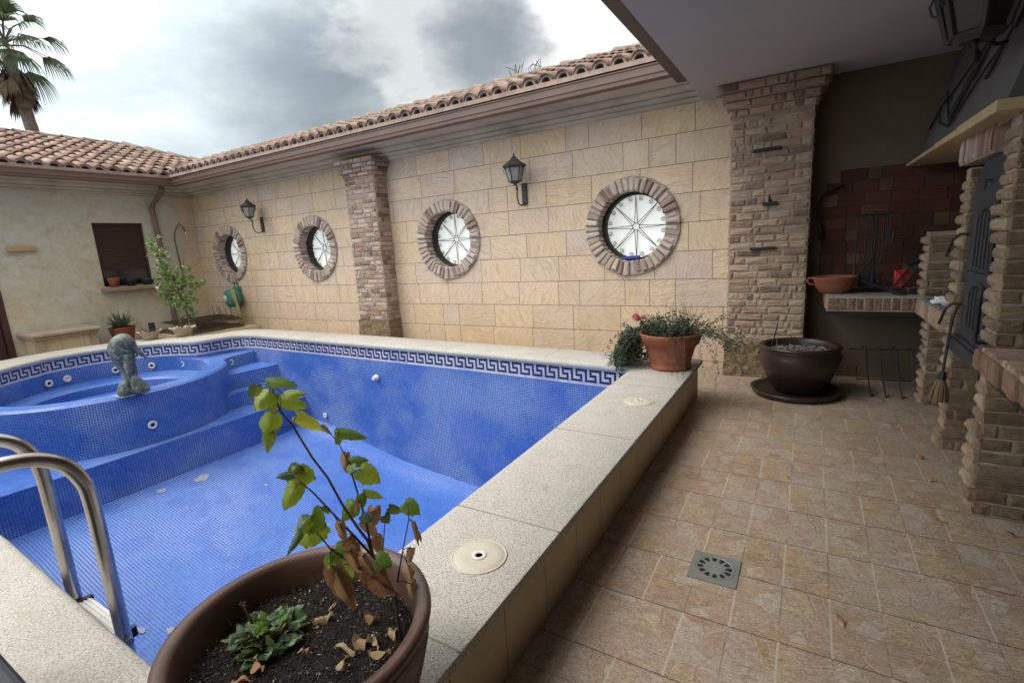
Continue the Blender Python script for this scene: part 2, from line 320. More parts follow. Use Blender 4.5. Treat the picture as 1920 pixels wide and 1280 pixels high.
# dolphin stone
t=NT('weathered_grey_green_stone'); p=t.pos
c=t.mix(t.ramp(t.noise(p,7,7,.75),[(.35,0),(.65,1)]),(.025,.042,.052),(.15,.175,.155))
c=t.mix(t.ramp(t.noise(p,16,6,.75,dist=.7),[(.50,0),(.60,.8)]),c,(.28,.29,.25))
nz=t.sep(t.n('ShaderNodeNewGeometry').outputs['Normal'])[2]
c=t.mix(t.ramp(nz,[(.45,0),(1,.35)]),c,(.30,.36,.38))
t.col(c); t.bump(t.noise(p,40,6,.7),.7,.008); M['dolphin']=t.done(.6,0,.35)
def m_leaf(name,stops,vein,tr=.35,rough=.42):
    t=NT(name); uv=t.uv; s=t.sep(uv); p=t.pos
    c=t.ramp(t.ma('ADD',t.isl,t.ma('MULTIPLY',t.ma('SUBTRACT',t.noise(p,45,5,.7),.5),.9)),stops)
    au=t.ma('ABSOLUTE',t.ma('SUBTRACT',s[0],.5))
    mid=t.ramp(au,[(0,1),(.035,0)])
    sv=t.ma('FRACT',t.ma('MULTIPLY',t.ma('SUBTRACT',s[1],t.ma('MULTIPLY',au,.55)),6))
    sd=t.ramp(t.ma('ABSOLUTE',t.ma('SUBTRACT',sv,.5)),[(0,1),(.10,0)])
    vv=t.ma('MAXIMUM',mid,t.ma('MULTIPLY',sd,.6))
    c=t.mix(t.ma('MULTIPLY',vv,.55),c,vein)
    t.col(c); t.bump(t.ma('ADD',vv,t.noise(p,160,3)),-.5,.002); t.rough(rough)
    tr_=t.n('ShaderNodeBsdfTranslucent'); t.set(tr_.inputs['Color'],t.mix(.4,c,(.55,.62,.05)) if 'dead' not in name else c)
    ms=t.n('ShaderNodeMixShader'); ms.inputs[0].default_value=tr; t.t.links.new(t.b.outputs[0],ms.inputs[1]); t.t.links.new(tr_.outputs[0],ms.inputs[2])
    t.t.links.new(ms.outputs[0],t.t.nodes['Material Output'].inputs['Surface']); return t.m
G1=[(0,(.05,.13,.015)),(.5,(.09,.20,.025)),(1,(.15,.26,.03))]
M['lg']=m_leaf('leaf_green',G1,(.20,.30,.10))
M['lr']=m_leaf('leaf_rosette',[(0,(.025,.06,.02)),(.6,(.05,.105,.03)),(1,(.10,.16,.06))],(.13,.2,.12),.25)
M['ly']=m_leaf('leaf_yellowgreen',[(0,(.15,.26,.02)),(.5,(.27,.36,.03)),(1,(.38,.42,.05))],(.10,.17,.04),.45)
M['ld']=m_leaf('leaf_dark',[(0,(.03,.075,.03)),(.6,(.05,.10,.05)),(1,(.10,.16,.10))],(.13,.2,.12),.25)
M['lo']=m_leaf('leaf_olive',[(0,(.12,.14,.03)),(.5,(.16,.19,.04)),(1,(.10,.08,.03))],(.08,.10,.03))
M['lY']=m_leaf('leaf_yellow',[(0,(.38,.33,.03)),(.6,(.46,.42,.06)),(1,(.30,.16,.04))],(.2,.25,.05),.45)
M['lb']=m_leaf('dead_leaf_brown',[(0,(.22,.105,.045)),(.5,(.34,.18,.08)),(1,(.42,.25,.12))],(.12,.06,.03),.3,.7)
M['lt']=m_leaf('dead_leaf_tan',[(0,(.30,.19,.09)),(.5,(.42,.29,.15)),(1,(.52,.40,.24))],(.22,.13,.06),.3,.7)
def foliage(name,stops,tr=.3):
    t=NT(name); c=t.ramp(t.isl,stops); t.col(c); t.rough(.55)
    b=t.n('ShaderNodeBsdfTranslucent'); t.set(b.inputs['Color'],c); ms=t.n('ShaderNodeMixShader'); ms.inputs[0].default_value=tr
    t.t.links.new(t.b.outputs[0],ms.inputs[1]); t.t.links.new(b.outputs[0],ms.inputs[2]); t.t.links.new(ms.outputs[0],t.t.nodes['Material Output'].inputs['Surface']); return t.m
M['fol_rose']=foliage('rosebush_foliage',[(0,(.03,.06,.035)),(.5,(.055,.10,.05)),(1,(.11,.15,.08))])
M['fol_cit']=foliage('shrub_foliage',[(0,(.12,.21,.05)),(.5,(.25,.38,.11)),(.85,(.38,.49,.18)),(1,(.55,.62,.32))])
M['fol_yuc']=foliage('yucca_foliage',[(0,(.06,.10,.06)),(.5,(.10,.15,.09)),(1,(.18,.22,.14))])
M['fol_palm']=foliage('palm_foliage',[(0,(.04,.07,.035)),(.5,(.07,.115,.055)),(1,(.12,.16,.07))])
M['petal']=foliage('pink_petals',[(0,(.75,.12,.12)),(.5,(.85,.22,.20)),(1,(.80,.36,.36))])
M['petalw']=foliage('white_petals',[(0,(.75,.75,.45)),(1,(.8,.8,.65))])
# window pane: frosted, with a faint glow in the material standing in for daylight
t=NT('glowing_frosted_glass'); p=t.pos; c=t.mix(t.ramp(t.noise(t.vm('MULTIPLY',p,(30,1,2)),1,4,.6),[(.35,0),(.7,1)]),(.84,.87,.83),(.76,.78,.70))
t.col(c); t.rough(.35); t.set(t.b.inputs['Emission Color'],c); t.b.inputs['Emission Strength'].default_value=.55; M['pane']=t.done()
t=NT('lantern_glass'); t.col((.30,.30,.29)); t.rough(.25); M['lglass']=t.done()
t=NT('dark_glass'); t.col((.02,.022,.025)); t.rough(.08); M['dglass']=t.done()
# fire brick patch
t=NT('firebrick_tiles'); p=t.pos
c=t.ramp(t.isl,[(0,(.075,.026,.017)),(.4,(.11,.038,.023)),(.7,(.06,.023,.017)),(.9,(.12,.055,.03)),(1,(.13,.09,.045))])
c=t.mix(t.ramp(t.noise(p,6,5,.6),[(.4,0),(.7,.6)]),c,(.05,.025,.02)); t.col(c); t.bump(t.noise(p,50,5),.4,.004); M['fire']=t.done(.8,0,.3)
# ------------------------------------------------------------------ camera, world, sun
cam=bpy.data.cameras.new('camera'); co=bpy.data.objects.new('camera',cam); COL.objects.link(co); S.camera=co
cam.sensor_width=36; cam.lens=925.17/1920*36; cam.clip_end=2000; cam.clip_start=.02
yaw,pitch,roll=-.5455928,-.19014618,-.05982795
cy,sy,cp,sp_=math.cos(yaw),math.sin(yaw),math.cos(pitch),math.sin(pitch)
fw=V(sy*cp,cy*cp,sp_); r0=V(cy,-sy,0); u0=r0.cross(fw); cr,sr=math.cos(roll),math.sin(roll)
rr=r0*cr+u0*sr; uu=u0*cr-r0*sr
co.matrix_world=Matrix(((rr.x,uu.x,-fw.x,0),(rr.y,uu.y,-fw.y,0),(rr.z,uu.z,-fw.z,1.5),(0,0,0,1)))
W=bpy.data.worlds.new('World'); S.world=W; W.use_nodes=True
t=NT.__new__(NT); t.m=W; t.t=W.node_tree
bg=t.t.nodes['Background']
d=t.n('ShaderNodeTexCoord').outputs['Generated']; d=t.vm('NORMALIZE',d); s3=t.sep(d); z=t.ma('MAXIMUM',s3[2],0.0)
den=t.ma('ADD',z,.22); pc=t.comb(t.ma('DIVIDE',s3[0],den),t.ma('DIVIDE',s3[1],den),0)
n1=t.noise(pc,2.1,8,.58,dist=.3); n2=t.noise(t.vm('ADD',pc,(3.1,7.7,0)),3.2,6,.55)
cl=t.ma('ADD',t.ma('MULTIPLY',n1,.7),t.ma('MULTIPLY',n2,.3))
c=t.ramp(cl,[(.30,(.34,.395,.43)),(.44,(.42,.485,.51)),(.52,(.475,.54,.555)),(.60,(.55,.61,.615)),(.74,(.68,.73,.72))])
def blob(dx,dy,dz,lo,hi,amp=.35):
    q=t.vm('DOT_PRODUCT',t.vm('NORMALIZE',t.vm('ADD',d,t.vm('MULTIPLY',t.vm('SUBTRACT',t.noise(pc,3.2,6,.6,True),(.5,.5,.5)),(amp,amp,amp)))),(dx,dy,dz))
    return t.ramp(q,[(lo,0),(hi,1)])
wh=blob(-.24,.905,.37,.948,.992,.26); c=t.mix(wh,c,(1.25,1.25,1.23))
wh2=blob(-.47,.81,.43,.988,.9995,.32); c=t.mix(t.ma('MULTIPLY',wh2,.55),c,(1.0,1.0,.98))
for (dx,dy,dz,lo,hi) in ((-.500,.795,.345,.9935,.9998),(-.455,.81,.365,.996,.9999),(-.745,.60,.285,.990,.9999),(-.70,.64,.31,.994,.9999)):
    c=t.mix(t.ma('MULTIPLY',blob(dx,dy,dz,lo,hi,.20),.85),c,(.235,.28,.32))
zb=t.ramp(s3[2],[(.40,0),(.85,1)]); bright=t.ma('ADD',1,t.ma('MULTIPLY',zb,ZEN))
sd=V(-.41,-.40,.82).normalized()
fr=t.ramp(t.vm('DOT_PRODUCT',d,tuple(V(-.58,-.62,.50).normalized())),[(.15,0),(1,1)]); bright=t.ma('ADD',bright,t.ma('MULTIPLY',fr,FRB))
c=t.mix(zb,c,(.62,.585,.545)); c=t.vm('MULTIPLY',c,t.comb(bright,bright,bright))
sky=t.n('ShaderNodeTexSky',sky_type='NISHITA'); sky.sun_disc=False; sky.sun_elevation=math.asin(sd.z); sky.sun_rotation=math.atan2(sd.x,sd.y)
ns=t.vm('MULTIPLY',sky.outputs[0],(.008,.008,.008))
c=t.vm('ADD',c,ns); c=t.vm('MULTIPLY',c,t.comb(10,10,10))
t.set(bg.inputs['Color'],c); bg.inputs['Strength'].default_value=.1
sl=bpy.data.lights.new('sun','SUN'); so=bpy.data.objects.new('sun',sl); COL.objects.link(so)
sl.energy=SUNE; sl.angle=math.radians(24); sl.color=(1,.95,.88)
so.rotation_euler=sd.to_track_quat('Z','Y').to_euler(); so.location=(-4,-4,8)
S.view_settings.view_transform='Standard'; S.view_settings.look='None'; S.view_settings.exposure=0
S.render.engine='CYCLES'; S.cycles.max_bounces=6; S.cycles.diffuse_bounces=4
STEMS={'a':[[-0.773,0.698,0.618],[-0.796,0.714,0.711],[-0.809,0.716,0.748],[-0.844,0.705,0.82],[-0.854,0.706,0.847],[-0.875,0.697,0.883],[-0.903,0.688,0.937],[-0.932,0.68,0.999],[-0.962,0.668,1.052],[-0.999,0.658,1.125],[-1.022,0.647,1.163],[-1.042,0.648,1.217]],'b':[[-0.836,0.707,0.801],[-0.871,0.69,0.858],[-0.919,0.664,0.933],[-0.947,0.649,0.975],[-0.965,0.638,0.997],[-0.982,0.629,1.021]],'c':[[-0.87,0.667,0.809],[-0.904,0.643,0.85],[-0.921,0.635,0.878],[-0.938,0.627,0.905]],'d':[[-0.841,0.706,0.814],[-0.868,0.717,0.906],[-0.879,0.718,0.94],[-0.898,0.722,0.997],[-0.903,0.725,1.015],[-0.917,0.721,1.046],[-0.93,0.718,1.074]],'e':[[-0.797,0.729,0.743],[-0.799,0.758,0.807],[-0.798,0.789,0.872],[-0.804,0.796,0.901]],'f':[[-0.826,0.713,0.786],[-0.831,0.733,0.842],[-0.835,0.745,0.878]]}
LEAVES=[[-1.038,0.634,1.233,-0.982,0.666,1.229,0.022,'g'],[-1.038,0.638,1.209,-1.048,0.602,1.182,0.044,'y'],[-1.04,0.613,1.231,-1.043,0.602,1.202,0.026,'d'],[-1.059,0.657,1.188,-1.077,0.659,1.138,0.034,'d'],[-1.039,0.663,1.183,-0.996,0.69,1.156,0.031,'y'],[-1.025,0.663,1.197,-0.986,0.689,1.198,0.025,'y'],[-1.013,0.624,1.162,-1.01,0.598,1.122,0.04,'y'],[-1.015,0.608,1.127,-1.045,0.607,1.071,0.027,'o'],[-1.014,0.68,1.14,-0.99,0.729,1.094,0.029,'Y'],[-0.974,0.713,1.112,-0.95,0.717,1.091,0.016,'b'],[-0.923,0.719,1.101,-0.888,0.768,1.076,0.024,'g'],[-0.943,0.734,1.091,-0.968,0.733,1.059,0.031,'g'],[-0.932,0.74,1.038,-0.92,0.722,1.0,0.032,'b'],[-0.91,0.731,1.024,-0.89,0.766,1.017,0.026,'g'],[-0.889,0.738,1.005,-0.853,0.753,0.968,0.044,'y'],[-0.902,0.725,1.022,-0.89,0.708,1.006,0.022,'g'],[-1.002,0.652,1.023,-1.032,0.645,0.969,0.034,'d'],[-0.983,0.632,1.022,-0.998,0.601,1.027,0.02,'d'],[-0.998,0.649,1.013,-0.977,0.677,0.988,0.05,'y'],[-0.996,0.651,1.02,-1.012,0.66,1.035,0.022,'g'],[-0.975,0.628,1.0,-0.989,0.605,0.944,0.039,'y'],[-0.88,0.734,0.952,-0.849,0.763,0.936,0.02,'y'],[-0.862,0.713,0.96,-0.851,0.71,0.935,0.022,'g'],[-0.899,0.722,0.927,-0.901,0.686,0.899,0.036,'g'],[-0.861,0.7,0.957,-0.87,0.699,0.911,0.018,'b'],[-0.932,0.625,0.936,-0.915,0.646,0.903,0.058,'g'],[-0.942,0.627,0.924,-0.955,0.601,0.912,0.04,'d'],[-0.963,0.644,0.891,-0.961,0.623,0.848,0.069,'y'],[-0.946,0.609,0.91,-0.955,0.576,0.859,0.016,'d'],[-0.924,0.669,0.926,-0.928,0.649,0.942,0.014,'g'],[-0.825,0.757,0.91,-0.816,0.785,0.886,0.02,'d'],[-0.828,0.743,0.898,-0.824,0.752,0.877,0.024,'d'],[-0.827,0.81,0.899,-0.791,0.82,0.876,0.039,'g'],[-0.771,0.776,0.875,-0.758,0.77,0.823,0.017,'b'],[-0.794,0.806,0.831,-0.789,0.82,0.793,0.013,'b'],[-0.889,0.66,0.906,-0.875,0.663,0.864,0.03,'b'],[-0.868,0.666,0.877,-0.85,0.682,0.84,0.046,'b'],[-0.837,0.712,0.921,-0.842,0.721,0.874,0.045,'b'],[-0.882,0.729,0.876,-0.885,0.759,0.802,0.04,'b'],[-0.853,0.731,0.841,-0.86,0.757,0.774,0.04,'b'],[-0.849,0.693,0.92,-0.826,0.703,0.908,0.021,'d'],[-0.921,0.663,0.827,-0.905,0.702,0.74,0.058,'g'],[-0.898,0.633,0.835,-0.89,0.674,0.831,0.027,'g'],[-0.897,0.641,0.8,-0.923,0.636,0.761,0.025,'d'],[-0.828,0.698,0.812,-0.796,0.711,0.792,0.04,'g'],[-0.887,0.636,0.806,-0.858,0.641,0.707,0.056,'b'],[-0.892,0.625,0.812,-0.897,0.654,0.718,0.035,'b'],[-0.869,0.664,0.842,-0.841,0.659,0.799,0.045,'b'],[-0.836,0.67,0.834,-0.809,0.675,0.789,0.03,'b'],[-0.797,0.787,0.795,-0.8,0.773,0.754,0.028,'t'],[-0.778,0.748,0.781,-0.758,0.74,0.751,0.04,'t'],[-0.797,0.77,0.709,-0.793,0.769,0.661,0.033,'t'],[-0.823,0.68,0.784,-0.779,0.696,0.735,0.048,'b'],[-0.814,0.656,0.751,-0.81,0.637,0.741,0.0,'g'],[-0.837,0.694,0.736,-0.815,0.692,0.734,0.017,'g'],[-0.806,0.69,0.797,-0.787,0.71,0.745,0.035,'b'],[-0.845,0.669,0.809,-0.853,0.697,0.732,0.028,'b'],[-1.005,0.639,0.631,-0.96,0.679,0.641,0.037,'t'],[-0.988,0.677,0.639,-1.003,0.715,0.637,0.011,'t'],[-1.025,0.577,0.642,-0.982,0.607,0.639,0.015,'t'],[-0.884,0.606,0.633,-0.824,0.627,0.637,0.025,'t'],[-0.86,0.643,0.63,-0.814,0.653,0.638,0.052,'t'],[-0.839,0.568,0.633,-0.82,0.595,0.652,0.019,'t'],[-0.794,0.627,0.64,-0.746,0.655,0.64,0.024,'t'],[-0.82,0.709,0.63,-0.774,0.68,0.633,0.05,'t'],[-0.822,0.668,0.633,-0.778,0.641,0.631,0.019,'t'],[-1.017,0.497,0.633,-0.95,0.479,0.651,0.033,'b'],[-1.013,0.434,0.632,-0.978,0.477,0.627,0.029,'b'],[-0.889,0.704,0.641,-0.851,0.702,0.642,0.031,'b'],[-0.944,0.561,0.642,-0.916,0.56,0.637,0.023,'b']]
# ------------------------------------------------------------------ ground and terrace
m=MB()
for x0,x1,y0,y1 in((-200,-11.3,-200,200),(3,200,-200,200),(-11.3,3,-200,-3),(-11.3,3,5.95,200)): m.face([(x0,y0,-.03),(x1,y0,-.03),(x1,y1,-.03),(x0,y1,-.03)])
struct(m.build('ground',M['dirt']))
m=MB()
for x0,x1,y0,y1 in((-.87,3,-3,5.95),(-11.4,-.87,4.7,5.95),(-11.4,-9.3,-3,4.7),(-9.3,-.87,-3,.3)): m.face([(x0,y0,0),(x1,y0,0),(x1,y1,0),(x0,y1,0)])
struct(m.build('terrace_floor',M['floor']))
# ------------------------------------------------------------------ swimming pool
BC=(-7.98,2.70)
inner=[(-1.31,.462),(-1.311,2.4),(-1.312,4.12),(-1.325,4.24),(-1.40,4.30),(-1.62,4.325),(-3.14,4.44),(-5.5,4.52),(-7.25,4.58),(-7.6,4.60),(-7.85,4.55),(-7.99,4.42),(-8.04,4.22),(-8.07,4.05),(-8.14,3.92),(-8.27,3.85)]
outer=[(-.815,-.02),(-.815,2.4),(-.815,4.2),(-.815,4.45),(-.815,4.76),(-1.62,4.79),(-3.14,4.86),(-5.5,4.96),(-7.4,4.985),(-7.95,4.98),(-8.3,4.90),(-8.43,4.72),(-8.43,4.50),(-8.52,4.35),(-8.66,4.18),(-8.84,4.02)]
for a in range(110,246,7):
    r=1.19 if a<200 else 1.13
    r2=1.60 if a>125 else 1.53
    if a>205: r2=1.75
    inner.append((BC[0]+r*math.cos(math.radians(a)),BC[1]+r*math.sin(math.radians(a)))); outer.append((BC[0]+r2*1.08*math.cos(math.radians(a)),BC[1]+r2*math.sin(math.radians(a))))
inner+=[(-8.6,1.2),(-8.6,.65),(-8.5,.52),(-3,.505),(-2.2,.481),(-1.5,.466)]
outer+=[(-9.1,1.1),(-9.1,.3),(-9.05,-.02),(-3,-.02),(-2.2,-.02),(-1.5,-.02)]
def chaikin(P,n=1,keep=()):
    return P
N_=len(inner)
arc=[0]
for i in range(N_): a,b=inner[i],inner[(i+1)%N_]; arc.append(arc[-1]+math.hypot(b[0]-a[0],b[1]-a[1]))
pool=thing('swimming_pool','empty rectangular pool lined with blue mosaic, with cream stone coping and Greek key border','swimming pool',(-4.5,2.5,-1.4))
def fz(x):
    T=[(-9,-.97),(-6.5,-.985),(-5.9,-1.06),(-5.3,-1.19),(-4.6,-1.318),(-3.9,-1.385),(-3.3,-1.415),(-1.2,-1.45)]
    for (a,za),(b,zb_) in zip(T,T[1:]):
        if a<=x<=b: return za+(zb_-za)*(x-a)/(b-a)
    return T[-1][1]
# walls (inner face), slightly under the coping
m=MB(); ccw=[]
for i in range(N_):
    a,b=inner[i],inner[(i+1)%N_]
    k=max(1,int(math.hypot(b[0]-a[0],b[1]-a[1])/.35))
    for j in range(k):
        P=[]
        for tt in (j/k,(j+1)/k):
            x=a[0]+(b[0]-a[0])*tt; y=a[1]+(b[1]-a[1])*tt; P.append((x,y,arc[i]+(arc[i+1]-arc[i])*tt))
        (x0,y0,s0),(x1,y1,s1)=P
        m.face([(x0,y0,fz(x0)+.03),(x1,y1,fz(x1)+.03),(x1,y1,.33),(x0,y0,.33)],[(s0,fz(x0)),(s1,fz(x1)),(s1,.33),(s0,.33)])
m.build('pool_wall',M['mos'],pool)
# floor with a coved edge
m=MB(); xs=[-6.55+i*.21 for i in range(26)]
rows=[];uvs=[]
for x in xs:
    yy=[.40,.50,.56,.66,1.2,2,3,4.0,4.22,4.36,4.46,4.7]; zz=[.12,.12,.04,0,0,0,0,0,.0,.035,.11,.13]
    rows.append([(x,y,fz(x)+z_) for y,z_ in zip(yy,zz)]); uvs.append([(x,y+z_) for y,z_ in zip(yy,zz)])
m.grid(rows,uvs); m.build('pool_floor',M['mosf'],pool,smooth=True)
# steps and ledge
def slab(m,poly,z0,z1):
    n=len(poly); s=0
    m.face([(x,y,z1) for x,y in poly],[(x,y) for x,y in poly],1)
    for i in range(n):
        a,b=poly[i],poly[(i+1)%n]; L=math.hypot(b[0]-a[0],b[1]-a[1])
        m.face([(a[0],a[1],z0),(b[0],b[1],z0),(b[0],b[1],z1),(a[0],a[1],z1)],[(s,z0),(s+L,z0),(s+L,z1),(s,z1)]); s+=L
def blob_edge(pts): return pts
def arcp0(a,r=1.37): return (BC[0]+r*math.cos(math.radians(a)),BC[1]+r*math.sin(math.radians(a)))
A_=lambda a0,a1: [arcp0(a0+(a1-a0)*k/8) for k in range(9)]
m=MB(); slab(m,[arcp0(112-38*k/8,1.152) for k in range(9)]+[arcp0(66,1.30)]+[(-7.62,4.15),(-7.70,4.66),(-8.4,4.7)],-.12,.082); m.build('pool_step',[M['mos'],M['mosf']],pool)
m=MB(); slab(m,A_(100,54)+[(-7.20,3.86),(-7.09,4.7),(-8.4,4.72)],-.36,-.10); m.build('pool_step',[M['mos'],M['mosf']],pool)
m=MB(); slab(m,A_(100,27)+[(-6.78,3.38),(-6.87,3.47),(-6.95,3.6),(-6.98,3.85),(-6.92,4.1),(-6.78,4.4),(-6.7,4.75),(-8.4,4.75)],-.6,-.33); m.build('pool_step',[M['mos'],M['mosf']],pool)
m=MB(); slab(m,[(-8.7,.40),(-6.5,.40),(-6.5,1.2),(-6.47,2.2),(-6.5,4.7),(-8.7,4.8)],-1.1,-.55); m.build('pool_ledge',[M['mos'],M['mosf']],pool)
# round spa basin
def arcp(r,a,c=BC): return (c[0]+r*math.cos(math.radians(a)),c[1]+r*math.sin(math.radians(a)))
m=MB(); A0,A1=-140,82
aa=[A0+(A1-A0)*i/60 for i in range(61)]
def ring(r0_,z0,r1_,z1,mi,A=aa,uvr=None):
    rows=[[(*arcp(r0_,a),z0) for a in A],[(*arcp(r1_,a),z1) for a in A]]
    L=[math.radians(a)*max(r0_,r1_) for a in A]; dz=math.hypot(r1_-r0_,z1-z0)
    m.grid(rows,[[(l,0) for l in L],[(l,dz) for l in L]],mi)
ring(1.40,-.6,1.38,.06,0); ring(1.38,.06,1.35,.085,1); ring(1.35,.085,1.17,.085,1); ring(1.17,.085,1.14,.06,1); ring(1.14,.06,1.14,-.14,0)
full=[i*5 for i in range(73)]
ring(1.2,-.10,.90,-.13,1,full); ring(.90,-.13,.87,-.16,1,full); ring(.87,-.16,.87,-.27,0,full)
m.face([(*arcp(.88,a),-.27) for a in full[:-1]],[arcp(.88,a) for a in full[:-1]],1)
m.build('spa_basin',[M['mos'],M['mosf']],pool)
# mosaic band: white ground with dark key pattern standing 2-3 mm proud
pts=[];  tot=arc[-1]
def at(s,off=0):
    s=s%tot
    for i in range(N_):
        if arc[i]<=s<=arc[i+1]+1e-9:
            a,b=inner[i],inner[(i+1)%N_]; L=max(arc[i+1]-arc[i],1e-9); tt=(s-arc[i])/L
            nx,ny=-(b[1]-a[1])/L,(b[0]-a[0])/L   # left of travel = interior (path runs anticlockwise)
            return (a[0]+(b[0]-a[0])*tt+nx*off,a[1]+(b[1]-a[1])*tt+ny*off)
    return inner[0]
ss=[s for s in arc]; 
m=MB(); s=0; st_=[]
k=int(tot/.05)
for i in range(k+1): st_.append(i*tot/k)
rows=[[(*at(s,.004),z_) for s in st_] for z_ in (.128,.31)]
m.grid(rows,[[(s,z_) for s in st_] for z_ in (.128,.31)]); band=m.build('mosaic_band',M['bandw'],pool)
KEY=["11111.","1...1.","1.111.","1.1...","1.1111"]
per=round(tot/.153); cw=tot/per/6; ch=.0258
m=MB()
for i in range(per):
    s0=i*cw*6
    x,y=at(s0)
    if y<.6 or (x>-1.35 and y<3.2): continue
    for r_,line in enumerate(KEY):
        for q,cc in enumerate(line):
            if cc=='1':
                a=s0+q*cw+.0014; b=s0+(q+1)*cw-.0014; zt=.288-r_*ch-.0014; zb_=.288-(r_+1)*ch+.0014
                m.face([(*at(a,.007),zb_),(*at(b,.007),zb_),(*at(b,.007),zt),(*at(a,.007),zt)])
m.build('greek_key_pattern',M['bandd'],band)
# coping: swept profile
m=MB(); prof=[(0.02,.30),(-.025,.303),(-.034,.318),(-.034,.338),(-.022,.354),(.0,.36)]
n_=N_; rows=[]
for (w,z_) in prof+[(.5,.3605),(.98,.36),(1.0,.355),(1.0,.318),(.97,.31),(.9,.31)]:
    row=[]
    for i in range(n_):
        a,b=Vector(inner[i]),Vector(outer[i]); dd=(b-a); 
        if abs(w)<.1 and w<.1: p_=a+dd.normalized()*w
        else: p_=a+dd*w
        row.append((p_.x,p_.y,z_))
    rows.append(row)
m.grid(rows,closed=True); cop=m.build('coping',M['coping'],pool); sharp(cop,40)
jm=simple('coping_joint_grout',(.30,.26,.20),(.22,.19,.15))
for y in (.95,1.62,2.65,3.72): m=MB(); m.box(-1.34,-.816,y-.003,y+.003,.3575,.3612); m.build('coping_joint',jm,cop)
for x in (-2.3,-3.6,-4.9,-6.2,-7.3): 
    yi=4.44+(-3.14-x)*.03; m=MB(); m.box(x-.003,x+.003,yi-.0,yi+.40,.3575,.3612); m.build('coping_joint',jm,cop)
# outer skirt walls
m=MB()
for a,b in (((-.85,-.0),(-.85,4.73)),((-.85,4.73),(-5.5,4.93)),((-9.0,.0),(-.85,.0))):
    L=Vector(b)-Vector(a); nn=Vector((L.y,-L.x)).normalized()*0
    m.face([(a[0],a[1],-.02),(b[0],b[1],-.02),(b[0],b[1],.315),(a[0],a[1],.315)])
m.build('outer_wall',M['skirt'],pool)
m=MB()
for i in range(N_):
    if 7<=i<N_-5:
        a,b=outer[i],outer[(i+1)%N_]; c_=Vector((BC[0],BC[1]))
        f=lambda p:(p[0]+(BC[0]-p[0])*.02,p[1]+(BC[1]-p[1])*.02)
        a,b=f(a),f(b); m.face([(*a,-.02),(*b,-.02),(*b,.315),(*a,.315)])
m.build('outer_wall',M['skirt'],pool)
# inlets / jets
def inlet(c,n,r=.045,ball=False,dark=True):
    n=Vector(n).normalized(); u=n.orthogonal().normalized(); v=n.cross(u); c=Vector(c)
    m=MB(); prof=[(r,0),(r,.008),(r*.85,.014),(r*.5,.014),(r*.45,.006)]
    if ball: prof=[(r,0),(r,.01),(r*.75,.016),(r*.7,.05),(r*.45,.07),(r*.3,.07)]
    rows=[[c+n*h+(u*math.cos(a)+v*math.sin(a))*q for a in [2*PI*k/20 for k in range(20)]] for q,h in prof]
    m.grid(rows,closed=True); o=m.build('inlet_nozzle',M['white_pl'],pool,smooth=True)
    m=MB(); m.face([c+n*(prof[-1][1]-.001)+(u*math.cos(a)+v*math.sin(a))*prof[-1][0] for a in [2*PI*k/16 for k in range(16)]]); m.build('nozzle_hole',M['black'] if dark else M['white_pl'],o)
for a in (196,184,156,133,109): p_=arcp(1.125 if a==196 else 1.165,a); inlet((*p_,.0 if a<196 else -.0),(BC[0]-p_[0],BC[1]-p_[1],0),.05,dark=a!=184)
inlet((-7.615,4.13,-.005),(1,.05,0),.05); inlet((-6.585,2.55,-.32),(1,-.05,0),.05); inlet((-4.85,4.485,-.10),(0,-1,0),.045,True,False); inlet((-6.05,4.52,-.79),(0,-1,0),.04,dark=False)
# bare patches where mosaic has come off
pm=simple('bare_render_patch',(.38,.38,.42),(.27,.30,.40),20,.9)
def patch(cx_,cy_,w,h,seed):
    random.seed(seed); m=MB(); P=[]
    for k in range(22):
        a=2*PI*k/22; rr_=U(.45,1); P.append((cx_+w*rr_*math.cos(a),cy_+h*rr_*math.sin(a)))
    m.face([(x,y,fz(x)+.008) for x,y in P]); m.build('bare_patch',pm,pool)
patch(-6.17,2.79,.13,.10,4);patch(-6.26,2.38,.06,.07,6);patch(-5.49,3.15,.035,.03,8);patch(-4.25,1.48,.05,.04,9);patch(-4.44,1.36,.06,.03,10)
# ------------------------------------------------------------------ stone-clad wall, left rendered wall, cornices, gutters
wall=thing('stone_clad_wall','long wall of pale sandstone blocks with four round windows and a cornice under its tiled eave','wall',(-6,5.9,0))
wins=[(-1.835,1.645),(-4.575,1.65),(-7.545,1.665),(-10.2,1.68)]
m=MB(); random.seed(21)
CH=.317; z0=.064-.317
rowi=0
def inhole(x,z,r=.47): return any((x-a)**2+(z-b)**2<r*r for a,b in wins)
def stone_rect(m,xa,xb,za,zb,y,ax='x'):
    near=any(xa-.6<a<xb+.6 and za-.6<b<zb+.6 for a,b in wins) and ax=='x'
    P=lambda x,z:(x,y,z) if ax=='x' else (y,x,z)
    if not near: 
        m.face([P(xa,za),P(xb,za),P(xb,zb),P(xa,zb)] if ax=='x' else [P(xb,za),P(xa,za),P(xa,zb),P(xb,zb)]); return
    nx=max(2,int((xb-xa)/.02)); nz=max(2,int((zb-za)/.02)); i0=len(m.v)
    for j in range(nz+1):
        for i in range(nx+1): m.v.append(P(xa+(xb-xa)*i/nx,za+(zb-za)*j/nz))
    for j in range(nz):
        for i in range(nx):
            xc=xa+(xb-xa)*(i+.5)/nx; zc=za+(zb-za)*(j+.5)/nz
            if not inhole(xc,zc): m.poly([i0+j*(nx+1)+i,i0+j*(nx+1)+i+1,i0+(j+1)*(nx+1)+i+1,i0+(j+1)*(nx+1)+i])
m2=MB()
